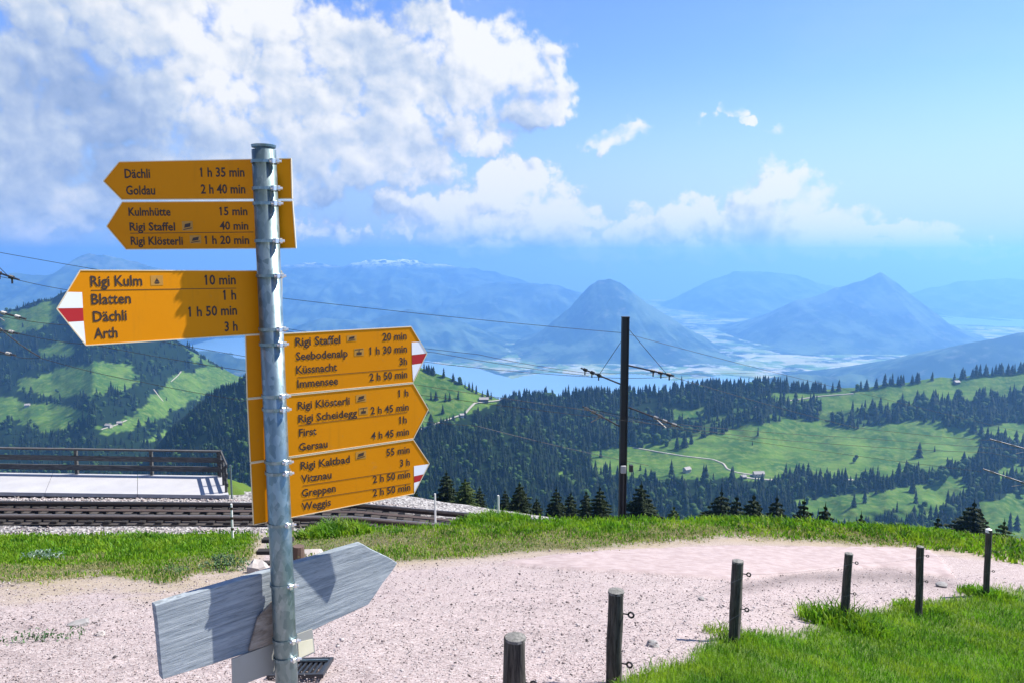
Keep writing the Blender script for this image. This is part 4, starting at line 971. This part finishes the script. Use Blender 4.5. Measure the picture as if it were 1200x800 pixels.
RB = Relief([(-700, 330), (-300, 372), (0, 366), (60, 349), (110, 322), (160, 345), (205, 398), (230, 412), (250, 424), (275, 437), (300, 445), (340, 462), (420, 520)],
            [(0, 2750), (.17, 2450), (.31, 2150), (.45, 1900), (.64, 1520), (.83, 1220), (1, 1000)], seed=8, amp=30)
RC = Relief([(130, 610), (170, 545), (205, 500), (240, 468), (290, 444), (340, 426), (400, 412), (450, 414), (490, 429), (520, 441), (560, 459), (590, 470), (620, 486), (660, 545), (700, 600)],
            [(0, 1500), (.25, 1350), (.6, 1180), (1, 1000)], seed=12, amp=10)
MA = [[(690, 530), (740, 520), (800, 515), (850, 505), (895, 496), (932, 490), (1005, 502), (1078, 492), (1120, 500), (1150, 510), (1150, 538), (1080, 553), (1000, 562), (956, 562), (889, 562), (810, 562), (740, 560), (694, 556)],
      [(600, 566), (660, 552), (672, 566), (620, 578)], [(930, 585), (1020, 577), (1080, 567), (1125, 556), (1140, 576), (1100, 606), (1000, 622), (935, 612)], [(1145, 590), (1200, 574), (1300, 560), (1300, 645), (1150, 645)], [(1160, 548), (1300, 530), (1300, 556), (1170, 566)],
      [(958, 452), (1040, 444), (1120, 436), (1250, 422), (1400, 415), (1400, 452), (1250, 460), (1120, 468), (1040, 476), (960, 484)], [(880, 464), (960, 455), (965, 470), (905, 474)], [(1130, 500), (1300, 488), (1300, 512), (1180, 520)], [(785, 482), (825, 476), (832, 486), (792, 492)]]
MAs = [[(790, 512), (830, 486), (880, 478), (960, 478), (1040, 474), (1130, 478), (1145, 505), (1078, 494), (1005, 503), (932, 491), (895, 497), (850, 507)], [(660, 500), (720, 488), (760, 500), (740, 516), (690, 524)], [(560, 600), (640, 580), (700, 590), (680, 620), (560, 625)]]
MBp = [[(20, 447), (60, 433), (110, 426), (150, 429), (166, 441), (150, 455), (110, 463), (70, 466), (30, 459)], [(44, 410), (70, 400), (90, 405), (86, 416), (52, 420)], [(-60, 463), (0, 463), (30, 470), (90, 477), (107, 490), (82, 503), (50, 506), (20, 492), (-60, 484)],
       [(112, 500), (150, 490), (185, 460), (200, 440), (240, 430), (290, 427), (290, 442), (250, 460), (215, 475), (182, 492), (150, 506), (120, 512)], [(160, 517), (195, 503), (202, 508), (172, 522)], [(-300, 400), (-100, 410), (-120, 440), (-300, 440)],
       [(100, 424), (145, 424), (150, 429), (105, 430)], [(0, 372), (60, 352), (75, 362), (60, 380), (20, 392), (0, 395)], [(215, 404), (235, 414), (258, 432), (240, 430), (222, 415)]]
MC = [[(478, 420), (500, 428), (530, 444), (560, 456), (596, 468), (570, 478), (540, 490), (500, 503), (440, 520), (470, 490), (480, 470)]]
def mpoly(polys, soft=4):
    def f(x, y):
        jx = fbm(x*.09, y*.14, 5, 91, .65)*26; jy = fbm(x*.09+9, y*.14, 5, 92, .65)*13; r = np.zeros(np.shape(x))
        for p in polys: r = np.maximum(r, inpoly(x+jx, y+jy, p))
        return r
    return f
mA, mB, mC = mpoly(MA), mpoly(MBp), mpoly(MC); mAs = mpoly(MAs)
RB.build('left_hillside', -700, 420, mB, 420, 170, 'left hill slope with rounded meadows between dark woods')
RC.build('middle_spur', 130, 700, mC, 260, 120, 'spur with forest and a green top behind the yellow signs')
RA.build('right_ridge', 520, 1800, mA, 520, 150, 'long wooded ridge with a bright meadow bench on the right')

# trees of the far woods -----------------------------------------
def far_conifer(seed, H=1.0, r=.17, tiers=4, n=6):
    rs = random.Random(seed); V = []; T = []
    for k in range(tiers):
        z0 = H*(.05+.82*k/tiers); z1 = z0+H*(.42-.05*k); z1 = min(z1, H*1.0) if k < tiers-1 else H; rr = r*(1-k/tiers*.82); i0 = len(V); V.append((rs.uniform(-.01, .01), 0, z1))
        for j in range(n*2):
            a = j*math.pi/n+k; q_ = rr*(1.15 if j % 2 else .62)*rs.uniform(.8, 1.2); V.append((math.cos(a)*q_, math.sin(a)*q_, z0-(.03 if j % 2 else -.02)*H+rs.uniform(-.012, .012)))
        for j in range(n*2): T.append((i0, i0+1+j, i0+1+(j+1) % (n*2)))
    return np.array(V), np.array(T)
def far_broad(seed, H=1.0):
    rs = random.Random(seed); b = bmesh.new()
    for k in range(4):
        a = rs.uniform(0, 6.28); R_ = bmesh.ops.create_icosphere(b, subdivisions=1, radius=rs.uniform(.2, .3), matrix=Matrix.Translation((math.cos(a)*.17, math.sin(a)*.17, .3+.15*k)))
        for v in R_['verts']: v.co += Vector((rs.uniform(-.06, .06), rs.uniform(-.06, .06), rs.uniform(-.06, .06)))
    bmesh.ops.triangulate(b, faces=b.faces); b.verts.ensure_lookup_table(); V = np.array([tuple(v.co) for v in b.verts]); T = np.array([[v.index for v in f.verts] for f in b.faces]); b.free(); return V, T
CV = [far_conifer(40+i, r=(.15, .18, .13, .21)[i], tiers=(4, 4, 5, 3)[i]) for i in range(4)]; BV = [far_broad(60+i) for i in range(3)]
def scatter(rel, mead, x0, x1, r0, r1, n, hmin, hmax, broad, dens_m=.012):
    x = rng.uniform(x0, x1, n); row = rng.uniform(r0, r1, n); ok = (row > rel.ridge(x)+1) & (row < rel.bot-3); x, row = x[ok], row[ok]
    for hx, hr, hw in ((805, 553, 17), (889, 557, 20), (871, 560, 12), (1121, 449, 14), (567, 470, 16), (541, 488, 9), (32, 476, 9), (127, 500, 13), (140, 497, 10), (820, 540, 20), (845, 546, 14)):
        k_ = ~((abs(x-hx) < hw) & (row > hr-8) & (row < hr+16)); x, row = x[k_], row[k_]
    md = mead(x, row); nn = fbm(x*.03, row*.05, 4, 70)
    if rel is RA: k_ = (mAs(x, row) < .5) | (rng.uniform(0, 1, len(x)) < .88); x, row, md, nn = x[k_], row[k_], md[k_], nn[k_]
    keep = rng.uniform(0, 1, len(x)) < np.where(md > .5, dens_m, np.where(nn > -.10, 1, .35)); x, row, nn = x[keep], row[keep], nn[keep]
    X, Y, Z = rel.pt(x, row); h = rng.uniform(hmin, hmax, len(x)); br = (rng.uniform(0, 1, len(x)) < broad*np.where(nn < 0, 1.8, .5)); h = h*(.62+.9*np.clip(fbm(X*.012, Y*.012, 4, 71)+.5, 0, 1)**1.2)*np.where(rng.uniform(0, 1, len(x)) < .12, 1.3, 1); return X, Y, Z, h, br, x, row
allt = []
allt.append(scatter(RA, mA, 515, 1420, 440, 640, 12500, 12, 35, .26))
allt.append(scatter(RB, mB, -260, 420, 330, 640, 11000, 10, 27, .22))
allt.append(scatter(RC, mC, 140, 690, 415, 650, 7500, 11, 26, .2, .004))
# skyline rows on the ridges
def row_of(rel, xs_, hm, dr=2):
    x = np.array(xs_, float); row = rel.ridge(x)+dr; X, Y, Z = rel.pt(x, row); n = len(x); return X, Y, Z, rng.uniform(hm*.7, hm*1.15, n), np.zeros(n, bool), x, row
sk = list(rng.uniform(600, 960, 190))+list(rng.normal(720, 20, 20))+list(rng.normal(850, 28, 50))+list(rng.normal(945, 14, 22))+list(np.linspace(1012, 1090, 17)+rng.normal(0, 4, 17))+[1052, 1057]+list(np.linspace(1120, 1200, 26)+rng.normal(0, 3, 26))+list(rng.normal(975, 8, 3))
allt.append(row_of(RA, sk, 29))
allt.append(row_of(RC, list(rng.uniform(470, 512, 26))+list(rng.uniform(545, 600, 16))+[497, 508, 520, 531, 545]+list(rng.uniform(240, 330, 70)), 20))
allt.append(row_of(RB, list(rng.uniform(-20, 60, 60))+list(rng.uniform(200, 262, 60)), 15))
allt.append((lambda x, r: (*RA.pt(x, r), np.full(len(x), 27.), np.zeros(len(x), bool), x, r))(np.array([921, 936, 941, 947, 933.]), np.array([556, 556, 557, 556, 557.])))
allt.append((lambda x, r: (*RC.pt(x, r), np.full(len(x), 20.), np.zeros(len(x), bool), x, r))(np.array([505, 511, 522, 527, 519, 500, 537, 545.]), np.array([468, 468, 470, 469, 484, 483, 467, 489.])))
X, Y, Z, H, BR, TXp, TRw = [np.concatenate([a[k] for a in allt]) for k in range(7)]
N = len(X)
# what shows largest: in frame, not hidden under the crest
vis = (TXp > 5) & (TXp < 1195) & (TRw < 598) & ~((TXp > 285) & (TXp < 500) & (TRw > 385)) 
size = np.where(vis, H/Y, 0)
pick = {}
for br_ in (False, True):
    idx = np.where(BR == br_)[0]; idx = idx[np.argsort(-size[idx])]; pick[br_] = idx[:265 if not br_ else 120][size[idx[:265 if not br_ else 120]] > 0]
solo = np.zeros(N, bool)
for v in pick.values(): solo[v] = True
# joined woods
for br_, lib, mm, nm, lab in ((False, CV, M_conif, 'conifer_forest', 'dark conifer woods covering the far hillsides'), (True, BV, M_decid, 'broadleaf_wood', 'lighter broadleaf trees mixed into the far woods')):
    Vs = []; Ts = []; off = 0
    for vi, (v, tt) in enumerate(lib):
        k = np.where((~solo) & (BR == br_) & (np.arange(N) % len(lib) == vi))[0]
        if not len(k): continue
        a = rng.uniform(0, 6.28, len(k)); hh = H[k]*(1 if not br_ else .62); ww = hh*rng.uniform(.85, 1.6, len(k)); c_, s_ = np.cos(a)[:, None], np.sin(a)[:, None]
        P_ = np.stack([(v[None, :, 0]*c_-v[None, :, 1]*s_)*ww[:, None]+X[k][:, None], (v[None, :, 0]*s_+v[None, :, 1]*c_)*ww[:, None]+Y[k][:, None], v[None, :, 2]*hh[:, None]+Z[k][:, None]-1], -1)
        Vs.append(P_.reshape(-1, 3)); Ts.append((tt[None]+np.arange(len(k))[:, None, None]*len(v)).reshape(-1, 3)+off); off += len(k)*len(v)
    o = link(nm, mesh_np(nm, np.concatenate(Vs), np.concatenate(Ts), mm)); tag(o, lab, 'forest', kind='stuff')
cmesh = [mesh_np('conifer', v, tt, M_conif) for v, tt in CV]; bmesh_ = [mesh_np('broadleaf_tree', v, tt, M_decid) for v, tt in BV]
def near(x):
    for lim, t_ in ((540, 'close beside the yellow signs'), (590, 'above the second white pole'), (650, 'halfway between the signs and the mast'), (725, 'just left of the mast'), (780, 'just right of the mast'), (840, 'around the white farmhouse'), (900, 'around the long barn'), (960, 'right of the long barn'), (1030, 'above the fourth fence post'), (1110, 'above the fifth fence post')):
        if x < lim: return t_
    return 'above the rightmost fence post'
def region(x, r, z):
    if x < 290: return 'on the left hill '+('under the red tipped sign' if x < 150 else 'right of the red tipped sign') if r < 470 else 'on the lower left slope '+('at the far left' if x < 100 else 'above the middle of the railing' if x < 200 else 'left of the pole')
    if x < 500: return 'on the spur behind the signs'
    if r < RA.ridge(x)+12: return 'on the ridge skyline '+near(x)
    if r > 575: return 'low in the valley '+near(x)
    if r > 550: return 'at the meadow foot '+near(x)
    return 'on the shaded slope '+near(x)
for br_, ms in ((False, cmesh), (True, bmesh_)):
    for j, k in enumerate(pick[br_]):
        o = link('conifer' if not br_ else 'broadleaf_tree', ms[j % len(ms)]); hh = H[k]*(1 if not br_ else .62); ww = hh*random.uniform(.85, 1.2)
        o.location = (X[k], Y[k], Z[k]-1); o.scale = (ww, ww, hh); o.rotation_euler[2] = random.uniform(0, 6.28); rg_ = region(TXp[k], TRw[k], Z[k])
        nm = ('dark pointed conifer ' if not br_ else 'rounded mid green tree ')+rg_
        tag(o, nm, 'tree', nm.replace('conifer', 'conifers').replace('tree', 'trees'))

# tracks draped on the meadows, farmhouses -----------------------------------------
def track(rel, pts, wd, lab, name='farm_track'):
    P = []
    for a, b in zip(pts[:-1], pts[1:]):
        for i in range(8): f = i/8; P.append((a[0]+(b[0]-a[0])*f, a[1]+(b[1]-a[1])*f))
    P.append(pts[-1]); a = np.array(P, float); a[1:-1] = (a[:-2]+a[1:-1]*2+a[2:])/4
    X, Y, Z = rel.pt(a[:, 0], a[:, 1]); c = np.stack([X, Y, Z+1.2], -1); d = np.gradient(c, axis=0); s_ = np.stack([-d[:, 1], d[:, 0], 0*d[:, 0]], -1); s_ /= np.linalg.norm(s_, axis=1)[:, None]+1e-9
    V = np.stack([c-s_*wd/2, c+s_*wd/2, c+s_*(wd/2+.5)-[0, 0, 1.6], c-s_*(wd/2+.5)-[0, 0, 1.6]], 1).reshape(-1, 3); n = len(c); F_ = []
    for i in range(n-1):
        for j in range(4): F_.append((i*4+j, i*4+(j+1) % 4, i*4+4+(j+1) % 4, i*4+4+j))
    o = link(name, mesh_np(name, V, np.array(F_), M_track)); return tag(o, lab, kind='structure')
track(RA, [(742, 524), (770, 529), (800, 534), (835, 538), (848, 543), (852, 549), (862, 553), (882, 556)], 3.6, 'pale farm track winding across the right meadow')
track(RA, [(870, 559), (900, 562), (960, 560), (1000, 562)], 6, 'pale track below the right meadow barn')
track(RB, [(180, 456), (186, 464), (191, 470)], 2.6, 'short pale track on the left meadow')
track(RB, [(200, 447), (208, 440), (212, 435)], 3.0, 'pale scree track near the left woods')
track(RB, [(118, 503), (135, 498), (148, 492)], 4, 'pale farmyard track on the left hill')
track(RC, [(492, 503), (520, 493), (545, 484), (550, 478), (556, 472), (575, 470), (590, 468)], 5, 'pale path climbing the green spur beside the signs')
track(RA, [(885, 477), (920, 470), (960, 464), (1000, 461)], 4, 'pale path along the top of the right ridge')
def house(rel, x, row, L, W_, H_, rz, wm, lab, nwin=3):
    X, Y, Z = [float(v[0]) for v in rel.pt(np.array([x*1.0]), np.array([row*1.0]))]; e = empty('farmhouse', (X, Y, Z), lab, 'farmhouse', None); e.rotation_euler[2] = rz
    def loc(o): o.location = (0, 0, 0); return o
    m = MB(); m.prism([(-L/2, -2), (L/2, -2), (L/2, H_), (-L/2, H_)], lambda p: (p[0], -W_/2, p[1]), lambda p: (p[0], W_/2, p[1]))
    for sx in (-1, 1): m.prism([(-W_/2, H_), (W_/2, H_), (0, H_+W_*.36)], lambda p: (sx*L/2, p[0], p[1]), lambda p: (sx*(L/2-.3), p[0], p[1]))
    loc(m.build('wall', wm, e)); m = MB()
    for sy in (-1, 1): m.prism([(0, H_+W_*.36+.3), (sy*(W_/2+1), H_-.36), (sy*(W_/2+1), H_-.06), (0, H_+W_*.36+.7)], lambda p: (-L/2-.8, p[0], p[1]), lambda p: (L/2+.8, p[0], p[1]))
    loc(m.build('roof', M_hroof, e))
    for i in range(nwin): loc(MB().box((-L/2+L*(i+.5)/nwin, -W_/2-.06, H_*.55), (1.3, .1, 1.5)).build('window', M_glass, e))
    loc(MB().box((L*.2, 0, H_+W_*.36+.6), (1, 1, 1.8)).build('chimney', M_hwall, e)); return e
house(RA, 805, 553, 13, 10, 7, .5, M_hwall, 'white farmhouse with a steep pale roof in the meadow right of the mast')
house(RA, 889, 557, 20, 10, 5, .1, M_hwall, 'long pale barn at the end of the winding farm track')
house(RA, 871, 560, 10, 8, 4, .2, M_hwood, 'small shed left of the long barn')
house(RA, 1121, 449, 14, 9, 4, .3, M_hwood, 'small dark hut on the ridge top near the right edge')
house(RC, 567, 470, 18, 9, 5, .1, M_hwood, 'brown chalet on the green spur right of the signs')
house(RC, 541, 488, 7, 6, 4, .4, M_hwall, 'tiny hut below the chalet beside the climbing path')
house(RB, 32, 476, 13, 9, 5, .3, M_hwall, 'white hut on the lower left meadow')
house(RB, 127, 500, 16, 10, 5, -.2, M_hwall, 'pale farm building at the foot of the left meadow')
house(RB, 140, 497, 12, 9, 5, .3, M_hwood, 'dark farm building beside the pale one on the left hill')

# ------------------------------------------------------------------ valley, lake, mountains, haze
ZV = -1300.0
xs = np.linspace(-29000, 29000, 40); yv = np.linspace(-400, 23400, 30); Xg, Yg = np.meshgrid(xs, yv)
o = link('valley_floor', mesh_np('valley_floor', np.stack([Xg, Yg, Xg*0+ZV], -1).reshape(-1, 3), grid_faces(*Xg.shape), M_valley)); tag(o, 'hazy valley floor with fields and towns around the lake', kind='structure')
def on_floor(x, row):
    r = float(ratio(row)); Y = -ZV/r; return ((x-600)/F*(CP+SP*r)*Y, Y, ZV+4)
lk = [(-300, 425), (100, 398), (180, 396), (300, 396), (380, 404), (430, 416), (470, 414), (520, 428), (560, 432), (600, 444), (640, 436), (700, 441), (740, 437), (790, 446), (850, 441), (905, 445), (935, 452), (925, 462), (860, 480), (700, 500), (400, 540), (0, 540), (-400, 520)]
pts = []
for i in range(len(lk)):
    a, b = lk[i], lk[(i+1) % len(lk)]
    for k in range(6): f = k/6; xx = a[0]+(b[0]-a[0])*f; yy = a[1]+(b[1]-a[1])*f+float(fbm(np.array(xx*.05), np.array(i*.7+k), 3, 5))*4; pts.append(on_floor(xx, yy))
b = bmesh.new(); b.faces.new([b.verts.new(p) for p in pts]); bmesh.ops.triangulate(b, faces=b.faces); me = bpy.data.meshes.new('lake'); b.to_mesh(me); b.free(); me.materials.append(M_lake); tag(link('lake', me), 'pale blue lake seen through haze', kind='structure')
b = bmesh.new(); b.faces.new([b.verts.new(on_floor(x, y)) for x, y in ((1040, 372), (1130, 368), (1230, 374), (1300, 382), (1180, 383), (1090, 379))]); me = bpy.data.meshes.new('distant_lake'); b.to_mesh(me); b.free(); me.materials.append(M_lake); tag(link('distant_lake', me), 'bright strip of distant lake at the right edge', kind='structure')
def mountain(lab, sil, Yr, zbase, df, db, amp, seed, snow=0, nx=220, pw=1.15, nt=44):
    sx = np.array([p[0] for p in sil], float); sy = np.array([p[1] for p in sil], float); px = np.linspace(sx[0], sx[-1], nx); row = np.interp(px, sx, sy)+fbm(px*.09, px*0+seed, 4, seed)*4; k = 2
    row = np.convolve(np.pad(row, k, 'edge'), np.ones(2*k+1)/(2*k+1), 'valid')*.6+row*.4
    zr = -ratio(row)*Yr; zr = np.maximum(zr, zbase); X = (px-600)/F*(CP+SP*ratio(row))*Yr
    tt = np.concatenate([np.linspace(0, 1, nt), np.linspace(1, 0, nt//2)[1:]]); sg = np.concatenate([np.full(nt, -1), np.full(nt//2-1, 1)])
    Yg = Yr+np.where(sg < 0, -(1-tt)*df, (1-tt)*db)[:, None]+0*X[None]; Xg = X[None]+0*Yg
    f = tt[:, None]**pw; Zg = zbase+(zr[None]-zbase)*f; env = np.minimum(tt, 1)[:, None]*(1-.85*tt[:, None]**3)
    Zg = Zg+amp*(ridged(Xg/1500+seed, Yg/1500, 6, seed)-.22)*env*1.3+amp*.3*fbm(Xg/400, Yg/400, 5, seed)*tt[:, None]
    # spurs run down the slope
    Zg = Zg+amp*.5*(ridged(Xg/900+Yg/5000, Yg*0+seed, 4, seed+2)-.15)*np.sin(np.pi*tt)[:, None]
    Zg = Zg-amp*.55*np.abs(fbm(Xg/600+Yg/2500, Yg/2600+seed, 5, seed+7))*3*np.sin(np.pi*np.minimum(tt, .999)[:, None])
    Zg = np.maximum(Zg, zbase-3)
    Zg = np.minimum(Zg, 100)
    sn = np.clip((Zg-(-250))/200, 0, 1)*snow
    o = link('mountain', mesh_np('mountain', np.stack([Xg, Yg, Zg], -1).reshape(-1, 3), grid_faces(*Xg.shape), M_mount, smooth=True, attrs={'snow': sn.ravel()})); return tag(o, lab, kind='structure')
ZB = ZV+1
mountain('pointed blue mountain in the middle distance right of the signs', [(560, 425), (600, 405), (622, 396), (640, 383), (655, 372), (670, 360), (680, 348), (690, 336), (701, 328), (714, 326), (728, 333), (745, 346), (775, 366), (800, 381), (835, 400), (850, 412)], 10800, ZB, 1700, 2600, 130, 1, pw=1.12, nx=300)
mountain('broad blue mountain with a peaked summit at right centre', [(840, 410), (865, 397), (890, 379), (915, 361), (932, 351), (955, 346), (975, 339), (1014, 327), (1032, 320), (1046, 326), (1060, 339), (1090, 366), (1111, 381), (1135, 398), (1165, 410)], 12000, ZB, 2000, 2600, 120, 2, pw=1.0, nx=300)
mountain('low dark blue wooded slope at the right edge', [(1010, 462), (1040, 446), (1060, 431), (1100, 415), (1139, 403), (1170, 397), (1200, 389), (1260, 378), (1400, 356), (1700, 330)], 6500, ZB, 1500, 2000, 110, 3, pw=.8)
mountain('small dark blue hump just above the right ridge', [(880, 450), (905, 442), (935, 438), (970, 441), (1000, 437), (1030, 442), (1060, 452)], 6800, ZB, 700, 900, 60, 4)
mountain('flat topped hazy mountain behind, between the two blue peaks', [(740, 388), (770, 368), (800, 345), (830, 330), (860, 319), (900, 318), (935, 322), (960, 332), (990, 340), (1040, 352), (1100, 372)], 19500, ZB, 3500, 3000, 260, 5)
mountain('hazy long mountain behind the pointed one', [(480, 380), (520, 352), (555, 338), (580, 333), (620, 331), (652, 333), (676, 342), (710, 356), (760, 380)], 15500, ZB, 3000, 3000, 240, 6, nx=200)
mountain('snow streaked high range behind the signs', [(240, 345), (290, 322), (330, 312), (370, 306), (400, 311), (430, 306), (470, 304), (500, 308), (540, 312), (580, 320), (620, 330), (690, 345), (760, 360)], 18500, ZB, 6500, 3500, 420, 7, snow=1, nx=300)
mountain('hazy forested foothills above the lake shore', [(280, 410), (330, 390), (380, 372), (430, 376), (480, 362), (520, 368), (560, 385), (600, 404), (640, 420)], 11500, ZB, 2200, 2400, 220, 8)
mountain('pale mountain at the far left above the hill', [(-500, 300), (-200, 300), (-60, 310), (-20, 322), (20, 318), (45, 322), (70, 318), (90, 304), (105, 296), (130, 300), (180, 312), (240, 322), (300, 345)], 13500, ZB, 4200, 3500, 380, 9, snow=.12, nx=260)
mountain('small blue hump above the lake right of the left hill', [(200, 420), (225, 412), (245, 410), (262, 413), (280, 419), (310, 426), (330, 432)], 7600, ZB, 700, 900, 60, 10)
mountain('faint pale range closing the right horizon', [(1040, 352), (1090, 338), (1130, 330), (1180, 326), (1230, 330), (1300, 322), (1500, 318), (1900, 330)], 19300, ZB, 4000, 3900, 260, 11)
hz = bpy.data.meshes.new('haze'); b = bmesh.new(); bmesh.ops.create_cube(b, size=1, matrix=Matrix.Translation((0, 11300, (ZV-3+300)/2)) @ Matrix.Diagonal((60000, 24600, 300-(ZV-3), 1))); b.to_mesh(hz); b.free()
hm = bpy.data.materials.new('valley_haze'); hm.use_nodes = True; nt = hm.node_tree; nt.nodes.remove(nt.nodes['Principled BSDF']); pv = nt.nodes.new('ShaderNodeVolumePrincipled')
pv.inputs['Color'].default_value = (.23, .52, 1.0, 1); pv.inputs['Density'].default_value = 0.92e-4; pv.inputs['Anisotropy'].default_value = .45
nt.links.new(pv.outputs[0], nt.nodes['Material Output'].inputs['Volume']); hz.materials.append(hm); ho = link('haze', hz); tag(ho, 'blue summer haze filling the valley', kind='stuff')
